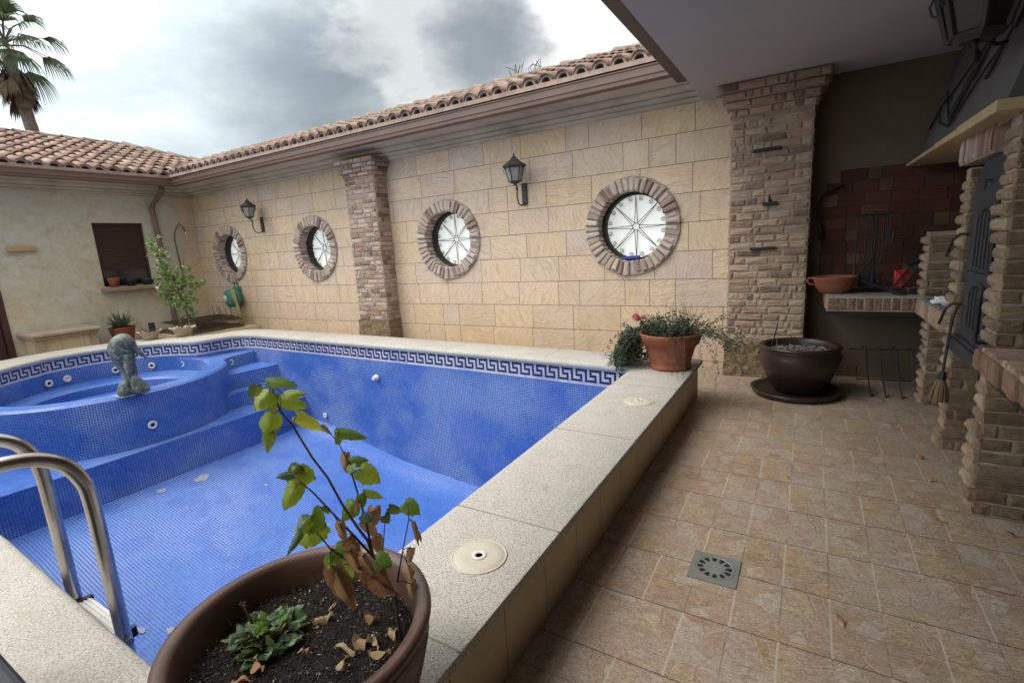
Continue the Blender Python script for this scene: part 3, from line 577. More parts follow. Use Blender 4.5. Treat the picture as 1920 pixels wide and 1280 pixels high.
for k in range(10):
    za=z0+CH*k; zb=za+CH
    x=-11.36+( -.3 if k%2 else -.0)
    while x<-.05:
        L=random.choice([.62,.60,.64,.58]) if random.random()>.13 else .3
        xa=max(x,-11.35); xb=min(x+L,-.1); x+=L
        if xb-xa<.04: continue
        stone_rect(m,xa+.003,xb-.003,max(za,-.02)+.003,min(zb,2.915)-.003,5.9)
m.build('stone_cladding',M['stone'],wall)
m=MB(); stone_rect(m,-11.6,.2,-.02,2.95,5.906); 
i0=len(m.v); nx=590; nz=148
m=MB(); wins_all=wins
for seg in range(1):
    nx,nz=280,74
    xa,xb,za,zb=-11.6,2.2,-.02,2.95
    nx=int((xb-xa)/.04); nz=int((zb-za)/.04)
    for j in range(nz+1):
        for i in range(nx+1): m.v.append((xa+(xb-xa)*i/nx,5.906,za+(zb-za)*j/nz))
    for j in range(nz):
        for i in range(nx):
            xc=xa+(xb-xa)*(i+.5)/nx; zc=za+(zb-za)*(j+.5)/nz
            if not inhole(xc,zc,.49): m.poly([j*(nx+1)+i,j*(nx+1)+i+1,(j+1)*(nx+1)+i+1,(j+1)*(nx+1)+i])
m.build('wall_core',M['joint'],wall)
# round windows: local build at the first window, then copies
def round_window():
    cx,cz=wins[0]; cy=5.9
    m=MB(); random.seed(5); n=43
    for k in range(n):
        a0=2*PI*(k+U(.05,.16))/n; a1=2*PI*(k+U(.80,.94))/n; pr=U(.022,.058); r0_=U(.398,.412); r1_=U(.540,.585); base=len(m.v); jj=.006
        def P(r,a,h): return (cx+r*math.cos(a)+U(-jj,jj),cy-h,cz+r*math.sin(a)+U(-jj,jj))
        for e,h in ((0,-.0),(0,pr-.012),(.012,pr)):
            da=e/.5
            for r,a in ((r0_+e,a0+da),((r0_+r1_)/2,a0+da),(r1_-e,a0+da),(r1_-e,(a0+a1)/2),(r1_-e,a1-da),((r0_+r1_)/2,a1-da),(r0_+e,a1-da),(r0_+e,(a0+a1)/2)): m.v.append(P(r,a,h))
        for q in range(2):
            for w in range(8): m.poly([base+q*8+w,base+q*8+(w+1)%8,base+(q+1)*8+(w+1)%8,base+(q+1)*8+w])
        m.poly([base+16+w for w in range(8)])
        # reveal brick, running inwards
        for (ya,yb) in ((-.02,.10),(.11,.235)):
            pr2=U(0,.006); b2=len(m.v)
            for h,rad in ((ya,.424),(ya,.412-pr2),(yb,.412-pr2),(yb,.424)):
                for a in (a0,a1): m.v.append((cx+rad*math.cos(a),cy+h,cz+rad*math.sin(a)))
            for q in range(3): m.poly([b2+q*2,b2+q*2+1,b2+q*2+3,b2+q*2+2])
            m.poly([b2,b2+2,b2+4,b2+6]); m.poly([b2+7,b2+5,b2+3,b2+1])
    ring_=m.build('round_window',M['brick_ring'],wall)
    m=MB(); m.lathe([(.565,-.024),(.565,.01),(.42,.01)][::-1]+[],(cx,cy,cz),48,ax='y')
    m=MB(); rows=[[(cx+r*math.cos(2*PI*k/56),cy+h,cz+r*math.sin(2*PI*k/56)) for k in range(56)] for r,h in ((.575,.004),(.57,-.018),(.43,-.022),(.421,0),(.421,.26),(.36,.26))]
    m.grid(rows,closed=True); m.build('ring_mortar',M['ringmortar'],ring_)
    m=MB(); rows=[[(cx+r*math.cos(2*PI*k/56),cy+h,cz+r*math.sin(2*PI*k/56)) for k in range(56)] for r,h in ((.42,.15),(.405,.135),(.385,.14),(.374,.16),(.374,.25))]
    m.grid(rows,closed=True); m.build('window_frame',M['black'],ring_,smooth=True)
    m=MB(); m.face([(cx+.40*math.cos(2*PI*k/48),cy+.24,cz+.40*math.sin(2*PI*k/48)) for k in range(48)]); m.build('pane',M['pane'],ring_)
    m=MB(); y=cy+.205; P=lambda r,a:(cx+r*math.cos(a),y,cz+r*math.sin(a))
    m.tube([P(.042,2*PI*k/20) for k in range(20)],.0045,6,closed=True)
    for k in range(8):
        a=2*PI*k/8+PI/2
        for sgn in(-1,1): m.tube([P(.045,a+sgn*.40),P(.375,a)],.0042,6)
    for k in range(16):
        a=2*PI*(k+.5)/16+PI/2; c_=P(.335,a); sp=[]
        for q in range(22):
            w=q/21*3.6*PI; rr_=.031*(1-q/21*.8); sp.append((c_[0]+rr_*math.cos(a+w),y,c_[2]+rr_*math.sin(a+w)))
        m.tube(sp,.0035,5)
    m.build('star_grille',M['black'],ring_)
    return ring_
rw=round_window()
for (a,b) in wins[1:]:
    c=rw.copy(); COL.objects.link(c); c.parent=wall; c.location=rw.location+Vector((a-wins[0][0],0,b-wins[0][1])); c.rotation_euler=(0,0,0)
    for g in list(rw.children): d_=g.copy(); COL.objects.link(d_); d_.parent=c
# cornice + gutter profiles swept round the corner (offset from wall, z)
cprof=[(-.01,2.885),(.035,2.89),(.05,2.90),(.052,2.925),(.04,2.932),(.085,2.937),(.11,2.95),(.115,2.972),(.10,2.98),(.16,2.985),(.20,3.005),(.21,3.03),(.20,3.036),(.30,3.045),(.49,3.05),(.50,3.20),(-.01,3.2)]
gprof=[(.50,3.19),(.50,3.05),(.515,3.035),(.60,3.03),(.615,3.04),(.618,3.075),(.628,3.085),(.63,3.15),(.64,3.158),(.64,3.172),(.62,3.172),(.615,3.16),(.61,3.09),(.52,3.07)]
def sweepA(prof,x1): 
    m=MB(); m.grid([[(-11.35+d_,5.9-d_,z_) for d_,z_ in prof],[(x1,5.9-d_,z_) for d_,z_ in prof]]); return m
def sweepB(prof,y1):
    m=MB(); m.grid([[(-11.35+d_,y1,z_) for d_,z_ in prof],[(-11.35+d_,5.9-d_,z_) for d_,z_ in prof]]); return m
sharp(sweepA(cprof,-.9).build('cornice',M['cornice'],wall),30); sharp(sweepA(gprof,-1.22).build('gutter',M['gutter'],wall),30)
house=thing('rendered_house','low house with patchy cream render, shuttered window and hipped clay tile roof','house',(-11.35,2,0))
sharp(sweepB(cprof,-3).build('cornice',M['cornice'],house),30); sharp(sweepB(gprof,-3).build('gutter',M['gutter'],house),30)
# house wall with openings: window y 4.07..4.95 z 1.2..2.37, door y 1.6..2.70 z 0..2.25
m=MB(); X=-11.35
def wq(y0,y1,za,zb,x=X): m.face([(x,y0,za),(x,y1,za),(x,y1,zb),(x,y0,zb)])
wy=[-3,1.7,2.68,4.09,4.92,5.58]
wq(-3,1.7,-.02,3);wq(1.7,2.68,2.2,3);wq(2.68,4.09,-.02,3);wq(4.09,4.92,2.375,3);wq(4.09,4.92,-.02,1.2);wq(4.92,5.9,-.02,3)
for (a,b,za,zb) in ((4.09,4.92,1.2,2.375),(1.7,2.68,0,2.2)):
    m.face([(X,a,za),(X,a,zb),(X-.2,a,zb),(X-.2,a,za)]);m.face([(X,b,za),(X-.2,b,za),(X-.2,b,zb),(X,b,zb)]);m.face([(X,a,zb),(X,b,zb),(X-.2,b,zb),(X-.2,a,zb)]);m.face([(X,a,za),(X-.2,a,za),(X-.2,b,za),(X,b,za)])
m.build('rendered_wall',M['render'],house)
m=MB(); random.seed(9)
for k in range(10):
    za=z0+CH*k; stone_rect(m,5.58 if k%2 else 5.62,5.898,max(za,-.02)+.002,min(za+CH,2.92)-.002,X+.006,'y')
m.build('stone_quoin',M['stone'],house)
win=MB(); win.box(X-.16,X-.10,4.09,4.92,1.2,2.375); w_=win.build('shuttered_window',M['shutter'],house)
m=MB()
for k in range(21):
    za=1.50+k*.0395; m.brick((X-.10,4.12,za),(0,1,0),(0,0,1),(1,0,0),0,.77,.002,.037,.022,.008,0)
m.build('shutter',M['shutter'],w_)
m=MB()
for (a,b,c_,d_) in ((4.09,4.125,1.2,2.375),(4.885,4.92,1.2,2.375),(4.125,4.885,2.33,2.375)): m.box(X-.10,X-.055,a,b,c_,d_)
m.build('window_frame',M['shutter'],w_)
m=MB(); m.box(X-.095,X-.09,4.13,4.88,1.2,1.5); m.build('pane',M['dglass'],w_)
m=MB(); m.box(X-.14,X+.16,4.02,4.99,1.10,1.185,j=.006); bevel(m.build('sill',simple('old_sill',(.40,.30,.22),(.28,.20,.14),9,.9,40,.6,.01),w_),.012)
dr=MB(); dr.box(X-.15,X-.11,1.7,2.68,0,2.2); dr_=dr.build('door',M['shutter'],house)
m=MB()
for (a,b,c_,d_) in ((1.7,1.78,0,2.2),(2.60,2.68,0,2.2),(1.78,2.60,2.12,2.2)): m.box(X-.11,X+.012,a,b,c_,d_)
for (a,b,c_,d_) in ((2.50,2.59,0.02,2.1),(1.79,1.88,.02,2.1),(1.88,2.5,.02,.2)): m.box(X-.11,X-.07,a,b,c_,d_)
m.build('door_frame',M['shutter'],dr_)
m=MB(); m.box(X-.10,X-.095,1.88,2.5,.2,2.1); m.build('pane',M['dglass'],dr_)
# downpipe
m=MB()
def strap(m,pts,w,d_):
    pass
pp=[(-10.98,5.27,3.04),(-10.98,5.27,2.97),(-11.0,5.24,2.93),(-11.24,5.05,2.78),(-11.29,5.02,2.70),(-11.29,5.05,2.5),(-11.29,5.18,.9),(-11.29,5.2,0)]
pp=[(-10.98,5.20,3.04),(-10.98,5.20,2.96),(-11.01,5.19,2.92),(-11.25,5.12,2.72),(-11.29,5.11,2.66),(-11.29,5.12,2.5),(-11.29,5.15,1.2),(-11.29,5.15,0)]
m.tube(pp,.056,4); dp=bevel(m.build('downpipe',M['gutter'],house),.01)
# ------------------------------------------------------------------ roofs
def tile(m,P0,across,down,up,w=.205,L=.40,r=.074,h0=0.0,h1=.022):
    # P0 upper centre; runs 'down' for L
    c=Vector(P0); rows=[]
    for tt,hh,sc in ((0,h0,.92),(1,h1,1.06)):
        row=[]
        for k in range(7):
            a=PI*k/6; row.append(c+down*(L*tt)+across*(-math.cos(a)*r*sc)+up*(math.sin(a)*r*.95*sc+hh+.012))
        rows.append(row)
    m.grid(rows)
    rows=[]
    for tt,hh in ((0,h0),(1,h1)):
        rows.append([c+down*(L*tt)+across*(r+ (w-2*r)*k/4*1.0)+up*(.012+hh-math.sin(PI*k/4)*.030) for k in range(5)])
    m.grid(rows)
def slope_roof(name,parent,cols,org,across,down,n_by,seed):
    pass
random.seed(11)
plugA=MB(); plugB=MB()
lipA=MB(); lipB=MB()
def plug(m,l,c,ac,w=.205,out=V(0,0,0),hr=.052,hh=.052):
    K=10; jz=U(-.003,.003)
    ih=[c+out+ac*(-hr*math.cos(PI*k/K))+V(0,0,hh*math.sin(PI*k/K)+.012+jz) for k in range(K+1)]
    oh=[c+out+ac*(-.082*math.cos(PI*k/K))+V(0,0,.082*math.sin(PI*k/K)+.012+jz) for k in range(K+1)]
    dep=-out.normalized()*.05
    l.grid([oh,ih,[p+dep for p in ih]]); l.face([c+out+ac*-.082+V(0,0,.013),c+out+ac*-.082+V(0,0,-.035),c+out+ac*.082+V(0,0,-.035),c+out+ac*.082+V(0,0,.013)])
    l.face([c+out+ac*.082+V(0,0,-.035),c+out+ac*(w-.082)+V(0,0,-.035),c+out+ac*(w-.082)+V(0,0,.013),c+out+ac*w*.5+V(0,0,.004),c+out+ac*.082+V(0,0,.013)])
    m.face([p+dep for p in ih])  # dark face set inside each tile mouth, standing for its shade
rA=MB(); an=math.atan(.385); dn=V(0,-math.cos(an),-math.sin(an)); up=V(0,-math.sin(an),math.cos(an)); ac=V(1,0,0); step=.355
def zA(y): return 3.2+.385*(y-5.25)
x=-12.6
while x<-1.15:
    y=5.25; k=0
    while y<6.98:
        yu=y+step*math.cos(an)
        if x>-10.75-(y-5.25)*1.0-.05:
            jx=U(-.006,.006); tile(rA,V(x+jx,yu+.05*math.cos(an),zA(yu)+.05*math.sin(an)+U(-.004,.004)),ac,(dn+V(U(-.02,.02),0,0)).normalized(),up)
        y+=step*math.cos(an)
    if x>-10.9: plug(plugA,lipA,V(x,5.255,3.217),ac,out=V(0,-.012,0))
    x+=.205
oA=rA.build('roof',M['tile'],wall); sm=oA.modifiers.new('thick','SOLIDIFY'); sm.thickness=.014; sm.offset=-1; sharp(oA,50)
rB=MB(); an=math.atan(.345); dn=V(math.cos(an),0,-math.sin(an)); up=V(math.sin(an),0,math.cos(an)); ac=V(0,1,0)
def zB(x): return 3.2+.345*(-10.75-x)
y=-2.4
while y<6.95:
    x=-10.75
    while x>-13.8:
        xu=x-step*math.cos(an)
        ok=(y<5.28 or x<-10.75-(y-5.25)*1.0+.1) and (y<5.95 or xu>-12.5-(7.0-y)*1.26-.12)
        if ok: tile(rB,V(xu-.05*math.cos(an),y+U(-.006,.006),zB(xu)+.05*math.sin(an)+U(-.004,.004)),ac,(dn+V(0,U(-.02,.02),0)).normalized(),up)
        x-=step*math.cos(an)
    if y<5.4: plug(plugB,lipB,V(-10.755,y,3.215),V(0,1,0),out=V(.012,0,0),hr=.062,hh=.050)
    y+=.205
oB=rB.build('roof',M['tile'],house); sm=oB.modifiers.new('thick','SOLIDIFY'); sm.thickness=.014; sm.offset=-1; sharp(oB,50)
lipA.build('eave_mortar',M['lip'],oA); lipB.build('eave_mortar',M['lip'],oB)
# decks under tiles, joined with the dark shade faces of the tile mouths
m=plugA; m.face([(-10.72,5.32,3.19),(-1.1,5.32,3.19),(-1.1,7.0,3.84),(-12.6,7.0,3.84)]); m.face([(-12.5,7,3.84),(-1.1,7,3.84),(-1.1,8.6,3.2),(-12.5,8.6,3.2)]); m.build('deck_and_mouth_shade',M['deck'],oA)
m=plugB; m.face([(-10.82,-3,3.19),(-10.82,5.25,3.19),(-12.5,7.0,3.77),(-13.85,5.925,4.24),(-13.85,-3,4.24)]); m.face([(-13.85,-3,4.24),(-13.85,5.925,4.24),(-16.8,8.6,3.2),(-16.8,-3,3.2)]); m.face([(-13.85,5.925,4.24),(-12.5,7.0,3.77),(-10.8,8.6,3.2),(-16.8,8.6,3.2)]); m.build('deck_and_mouth_shade',M['deck'],oB)
def ridge(m,a,b,r=.105,L=.38):
    a,b=Vector(a),Vector(b); D=(b-a); n=int(D.length/L); D/=n; t_=D.normalized(); s_=t_.cross(V(0,0,1)).normalized(); u_=s_.cross(t_)
    for k in range(n):
        rows=[]
        for tt,sc,h in ((-.06,.9,0),(1,1.1,.03)):
            rows.append([a+D*(k+tt)+s_*math.cos(PI*q/8)*r*sc+u_*(math.sin(PI*q/8)*r*sc*.8+h-.02) for q in range(9)])
        m.grid(rows)
m=MB(); ridge(m,(-1.2,7.0,3.905),(-12.8,7.0,3.905)); o=m.build('ridge_tiles',M['ridge'],wall); sm=o.modifiers.new('t','SOLIDIFY'); sm.thickness=.015; sharp(o,50)
m=MB(); ridge(m,(-13.85,5.95,4.29),(-13.85,-2.9,4.29)); ridge(m,(-12.45,7.1,3.82),(-13.85,5.925,4.31)); o=m.build('ridge_tiles',M['ridge'],house); sm=o.modifiers.new('t','SOLIDIFY'); sm.thickness=.015; sharp(o,50)
# chimney block at the end of the ridge
m=MB(); m.box(-2.28,-1.3,7.05,7.5,3.6,4.03); tag(bevel(m.build('chimney',M['render'],None,world=(-1.8,7.3,3.6)),.01),'small cream masonry block rising at the right end of the roof ridge','chimney')
# small dry weed on the roof
m=MB(); random.seed(3)
for k in range(14):
    b=V(-3.7+U(-.25,.25),6.95,3.93); m.tube([b,b+V(U(-.06,.06),0,U(.06,.12)),b+V(U(-.14,.14),0,U(.12,.22))],.005,4)
tag(m.build('roof_weed',M['twig'],None,world=(-3.7,6.95,3.93)),'dry weed sprouting from the ridge tiles of the long roof','weed')
# ------------------------------------------------------------------ brick pilasters
def courses(m,O,Ud,Vd,N,L,H,ch=.0725,bl=(.22,.11),pr=(.014,.024),gap=.017,b=.009,jit=.0035,over=0,phase=0,hshift=0):
    k=0; z_=0
    while z_<H-.03:
        h=min(ch,H-z_)*1.0
        u=-over-(random.choice([0,.06,.11]) if (k+phase)%2 else 0)
        e=L+over
        first=True
        while u<e-.02:
            w=random.choice([bl[0],bl[0],bl[1],bl[0]*.8,bl[1]*.62,bl[1]*.6])*U(.88,1.12)
            a=max(u,-over); c_=min(u+w,e)
            if e-c_<.05: c_=e
            if c_-a>.035:
                hh=U(-.004,.004); m.brick(O,Ud,Vd,N,a+gap/2,c_-gap/2,z_+gap*.45+hh*.4,z_+h-gap*.45+hh*.4,U(*pr),b,jit)
            u=c_ if c_==e else u+w
        z_+=ch; k+=1
def pilaster(name,label,x0,x1,yf,ztop,capz,mat,capsteps,seed,foot=.40,group='brick pilasters'):
    random.seed(seed); p=thing(name,label,'pillar',((x0+x1)/2,(yf+5.9)/2,0),group)
    m=MB(); m.box(x0-.010,x1+.010,yf-.010,5.9,foot-.02,capz); m.build('mortar_core',M['mortar'],p)
    m=MB(); H=capz-foot
    courses(m,(x0,yf,foot),(1,0,0),(0,0,1),(0,-1,0),x1-x0,H,over=.008)
    courses(m,(x1,yf,foot),(0,1,0),(0,0,1),(1,0,0),5.9-yf,H,over=.0)
    courses(m,(x0,5.9,foot),(0,-1,0),(0,0,1),(-1,0,0),5.9-yf,H,over=.0)
    m.build('brick_shaft',mat,p)
    m=MB(); ch=(ztop-capz)/len(capsteps); z_=capz
    mc=MB()
    for s_ in capsteps:
        mc.box(x0-s_,x1+s_,yf-s_,5.9,z_-.003,z_+ch-.002)
        courses(m,(x0-s_,yf-s_,z_),(1,0,0),(0,0,1),(0,-1,0),x1-x0+2*s_,ch,ch=ch,over=.008)
        courses(m,(x1+s_,yf-s_,z_),(0,1,0),(0,0,1),(1,0,0),5.9-yf+s_,ch,ch=ch)
        courses(m,(x0-s_,5.9,z_),(0,-1,0),(0,0,1),(-1,0,0),5.9-yf+s_,ch,ch=ch)
        m.box(x0-s_,x1+s_,yf-s_+.004,5.9,z_+ch-.004,z_+ch)
        z_+=ch
    m.build('capital',mat,p); mc.build('capital_core',M['mortar'],p)
    # rough rubble footing
    m=MB(); f=.035; nx,nz=26,14; rows=[]
    path=[(x0-f,5.9),(x0-f,yf-f)]+[(x0-f+(x1-x0+2*f)*i/nx,yf-f) for i in range(1,nx)]+[(x1+f,yf-f),(x1+f,5.9)]
    for j in range(nz+1):
        zz=foot*j/nz; row=[]
        for (a,b_) in path:
            n3=noise.noise_vector(V(a*14,b_*14,zz*14))*.016; row.append((a+n3.x,min(b_+n3.y,5.9),zz+(n3.z if 0<j<nz else 0)))
        rows.append(row)
    m.grid(rows); m.face([(x0-f,5.9,foot),(x0-f,yf-f,foot),(x1+f,yf-f,foot),(x1+f,5.9,foot)]); m.build('rubble_footing',simple('rough_footing_stone_'+name+str(seed),(.36,.27,.165),(.15,.105,.065),22,.95,35,1,.03),p)
    return p
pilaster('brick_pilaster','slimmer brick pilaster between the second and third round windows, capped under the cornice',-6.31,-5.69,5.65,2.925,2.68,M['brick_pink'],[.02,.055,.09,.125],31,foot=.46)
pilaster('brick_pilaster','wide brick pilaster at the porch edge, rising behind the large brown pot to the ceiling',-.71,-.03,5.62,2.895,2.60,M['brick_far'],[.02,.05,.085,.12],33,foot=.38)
# iron hooks in the big pilaster
for z_,w in ((2.27,.22),(1.33,.20)):
    m=MB(); xx=-.40; m.box(xx-.12,xx+w*.55,5.575,5.60,z_-.012,z_+.014,j=.004); tag(bevel(m.build('iron_strap',M['black'],None,world=(xx,5.59,z_)),.003),'%s of two short black iron straps set in the wide brick pilaster'%('higher' if z_>2 else 'lower'),'iron strap','iron straps on the pilaster')
m=MB(); m.tube([(-.36,5.6,1.79),(-.36,5.53,1.79),(-.355,5.52,1.83)],.010,8); m.box(-.42,-.29,5.57,5.60,1.745,1.775,j=.003); tag(m.build('iron_peg',M['black'],None,world=(-.36,5.58,1.79)),'black iron peg half way up the wide brick pilaster','peg')
# ------------------------------------------------------------------ porch
porch=thing('porch_roof','flat white plaster porch ceiling with a brown gutter along its open edge','porch',(1,1.5,2.9))
m=MB(); m.box(-1.04,3.2,-3,5.898,2.9,3.2); porch_c=m.build('ceiling',M['ceiling'],porch)
m=MB(); gp=[(-1.045,3.0),(-1.06,2.955),(-1.10,2.945),(-1.17,2.945),(-1.185,2.96),(-1.19,3.05),(-1.205,3.06),(-1.205,3.10),(-1.19,3.10),(-1.18,3.0)]
m.grid([[(x,-3,z) for x,z in gp],[(x,5.29,z) for x,z in gp]]); m.face([(x,5.29,z) for x,z in gp]); sharp(m.build('gutter',simple('dark_brown_gutter',(.11,.07,.055),(.08,.05,.04),3,.5),porch),30)
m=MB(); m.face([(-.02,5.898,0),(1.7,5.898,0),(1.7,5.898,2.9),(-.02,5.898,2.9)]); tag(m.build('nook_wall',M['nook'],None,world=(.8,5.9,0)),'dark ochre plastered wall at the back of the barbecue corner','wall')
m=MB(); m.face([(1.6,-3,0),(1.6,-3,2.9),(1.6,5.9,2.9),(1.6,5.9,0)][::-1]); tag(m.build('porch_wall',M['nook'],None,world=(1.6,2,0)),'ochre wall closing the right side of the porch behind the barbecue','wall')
m=MB(); m.face([(-1,-1.2,0),(3,-1.2,0),(3,-1.2,2.9),(-1,-1.2,2.9)]); tag(m.build('unseen_fill_wall',simple('cream_fill_plaster',(.62,.56,.46),(.55,.49,.40),2,.9),None,world=(1,-1.2,0)),'unseen cream wall behind the viewpoint, placed and paled to shape the light in the porch','wall')  # unseen wall, set close to block light and pale to bounce fill
# ------------------------------------------------------------------ barbecue
bb=thing('brick_barbecue','rustic brick barbecue and oven with brick counters, steel oven door, stone mantel and plaster hood','barbecue',(1.1,4.2,0))
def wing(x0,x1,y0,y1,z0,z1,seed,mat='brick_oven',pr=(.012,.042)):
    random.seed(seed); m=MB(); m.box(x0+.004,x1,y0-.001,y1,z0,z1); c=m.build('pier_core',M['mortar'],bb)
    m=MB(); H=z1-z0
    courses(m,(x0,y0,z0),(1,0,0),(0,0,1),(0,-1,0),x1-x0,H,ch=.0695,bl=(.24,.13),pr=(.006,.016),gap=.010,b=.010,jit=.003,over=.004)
    m.build('brick_pier',M['brick_shaded'],bb); m=MB(); n=int(H/.0695)
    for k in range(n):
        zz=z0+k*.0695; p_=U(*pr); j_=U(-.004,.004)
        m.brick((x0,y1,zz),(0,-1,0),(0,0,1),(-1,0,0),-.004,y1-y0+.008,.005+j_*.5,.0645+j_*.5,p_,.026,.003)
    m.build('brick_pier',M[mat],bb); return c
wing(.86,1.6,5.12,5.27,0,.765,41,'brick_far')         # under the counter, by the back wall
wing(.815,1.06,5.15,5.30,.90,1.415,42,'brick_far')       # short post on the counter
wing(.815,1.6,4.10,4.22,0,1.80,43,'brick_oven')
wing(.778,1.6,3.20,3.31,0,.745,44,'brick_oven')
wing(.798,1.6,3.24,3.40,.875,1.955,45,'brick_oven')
def soldier(O,Ud,N,L,z0,z1,bw,mat,pr=(.004,.014),parent=bb,b=.008,name='soldier_bricks',seed=1):
    random.seed(seed); m=MB(); u=0
    while u<L-.01:
        w=min(bw*U(.93,1.07),L-u); m.brick((O[0],O[1],z0),Ud,(0,0,1),N,u+.005,u+w-.005,.004,z1-z0-.004,U(*pr),b,.0025); u+=w
    return m.build(name,M[mat],parent)
# counter along the back wall
def counter(x0,x1,y0,y1,zb,zt): 
    m=MB(); m.box(x0,x1,y0,y1,zb,zt); return bevel(m.build('counter_top',M['mortar_w'],bb),.006)
c1=counter(.15,1.6,5.12,5.895,.775,.905)
soldier((.24,5.12),(1,0,0),(0,-1,0),.55,.785,.895,.062,'brick_red',seed=3)
m=MB()
for k in range(2): m.brick((.16,5.12,.785+k*.055),(1,0,0),(0,0,1),(0,-1,0),.0,.08,.003,.050,.01,.008,.0025)
m.build('header_bricks',M['brick_red'],bb)
soldier((.15,5.88),(0,-1,0),(-1,0,0),.74,.785,.895,.062,'brick_red',seed=4)
m=MB(); m.box(.165,1.6,5.135,5.9,.745,.774); m.build('black_strip',M['black'],bb)  # thin black strip below the counter
c2=counter(.775,1.6,4.25,5.12,.765,.895); soldier((.775,5.10),(0,-1,0),(-1,0,0),.85,.77,.892,.058,'brick_far',seed=5)
m=MB(); m.box(.80,1.15,4.45,5.05,.896,.905); m.build('counter_slab',M['concrete'],bb)
c3=counter(.765,1.6,1.2,3.30,.745,.86); 
soldier((.765,3.30),(0,-1,0),(-1,0,0),2.1,.748,.858,.060,'brick_red',pr=(.008,.028),seed=6,b=.01)
random.seed(8); m=MB(); u=1.2
while u<3.24:
    w=.06*U(.93,1.07); m.brick((.755,u,.858),(1,0,0),(0,1,0),(0,0,1),0,.22,.003,w-.004,U(.012,.022),.008,.003); m.brick((.755,u,.858),(1,0,0),(0,1,0),(0,0,1),.225,.46,.003,w-.004,U(.012,.022),.008,.003); u+=w
m.build('counter_bricks',M['brick_far'],bb)
m=MB(); m.box(.79,1.6,1.2,3.19,.70,.744); m.build('counter_soffit',M['black'],bb)
# steel sill and oven front between the two tall piers
m=MB(); m.box(.785,.90,3.33,4.10,.70,.775); m.box(.805,.90,3.33,4.10,.775,.79); bevel(m.build('oven_sill',M['darkmetal'],bb),.006)
random.seed(12); m=MB(); courses(m,(1.42,4.10,0),(0,-1,0),(0,0,1),(-1,0,0),.78,.70,ch=.07,over=0); m.build('oven_base_bricks',M['brick_oven'],bb)
m=MB(); m.box(1.43,1.6,3.3,4.12,0,.70); m.build('oven_base_core',M['mortar'],bb)
m=MB(); m.box(1.0,1.6,3.41,4.09,.70,2.0); m.build('oven_chamber',M['black'],bb)
# door: arched slab with two arched barred openings
XD=.836
def arch(y0,y1,z0,z1,n=12,top=.5):
    r=(y1-y0)/2; h=r*top; P=[(y1,z0),(y0,z0)]
    P+= [((y0+y1)/2-r*math.cos(PI*k/n),z1-h+h*math.sin(PI*k/n)) for k in range(n+1)]
    return P
def slabX(m,P,x0,x1):
    n=len(P); m.face([(x0,y,z) for y,z in P]); m.face([(x1,y,z) for y,z in P][::-1])
    for i in range(n): a,b=P[i],P[(i+1)%n]; m.face([(x0,*a),(x1,*a),(x1,*b),(x0,*b)])
m=MB(); slabX(m,arch(3.40,4.07,.79,1.84,16,.62),XD,XD+.03); dr1=bevel(m.build('oven_door',M['darkmetal'],bb),.004)
for (a,b,c_,d_) in ((3.56,3.90,1.22,1.56),(3.56,3.90,.86,1.13)):
    m=MB(); slabX(m,arch(a+.012,b-.012,c_+.01,d_-.01),XD-.006,XD-.002); m.build('opening',M['black'],dr1)
    P=arch(a,b,c_,d_); m=MB(); m.tube([(XD-.008,y,z) for y,z in P],.011,6,closed=True)
    for k in range(1,5): y=a+(b-a)*k/5; m.tube([(XD-.012,y,c_),(XD-.012,y,d_-.03)],.0032,6)
    m.build('opening_grille',M['darkmetal'],dr1)
m=MB(); m.box(XD-.012,XD,3.42,4.05,1.155,1.195); m.build('door_rail',M['darkmetal'],dr1)
m=MB(); m.tube([(XD,3.475,1.14),(XD-.05,3.475,1.13),(XD-.055,3.475,1.08),(XD-.055,3.48,.88),(XD-.05,3.48,.85),(XD,3.48,.845)],.010,8); m.tube([(XD-.005,3.47,1.2),(XD-.03,3.47,1.22),(XD-.03,3.47,1.58),(XD-.005,3.47,1.6)],.011,8); m.build('door_handle',M['black'],dr1)
m=MB(); m.tube([(XD-.004,3.74,1.70),(XD-.03,3.74,1.70),(XD-.03,3.74,1.65)],.007,6); m.build('latch',M['black'],dr1)
# bent iron pulls on the second pier
for z_ in (1.41,.99):
    m=MB(); m.tube([(.82,3.98,z_),(.775,3.99,z_+.003),(.745,4.0,z_-.03),(.725,4.02,z_-.13)],.008,8); m.build('iron_pull',M['black'],bb)
# lintel of soldier bricks, mantel, hood
m=MB(); m.box(.80,1.2,3.60,4.33,1.83,2.0); m.build('lintel_core',M['mortar'],bb)
soldier((.80,4.33),(0,-1,0),(-1,0,0),.73,1.832,1.985,.055,'brick_pink',pr=(.006,.02),seed=15,b=.012,name='lintel_bricks')
m=MB(); m.box(.80,1.6,3.30,3.6,1.955,1.995); m.build('lintel_core',M['mortar'],bb)
m=MB(); m.box(.70,1.6,3.22,3.95,1.972,2.024); m.box(.705,1.6,3.95,4.60,1.982,2.020); m.box(.715,1.6,4.60,5.897,1.992,2.018); bevel(m.build('mantel',M['mantel'],bb),.005)
m=MB(); Z0,Z1=2.02,2.9; xf=lambda z:.805+.258*(z-2.064)
m.face([(xf(Z0),5.895,Z0),(xf(Z0),3.52,Z0),(xf(Z1),3.52,Z1),(xf(Z1),5.895,Z1)]); m.face([(xf(Z0),3.52,Z0),(1.6,3.52,Z0),(1.6,3.52,Z1),(xf(Z1),3.52,Z1)])
m.build('hood',simple('hood_plaster',(.15,.142,.14),(.115,.11,.108),1.5,.95,40,.15,.004,spec=.1),bb)
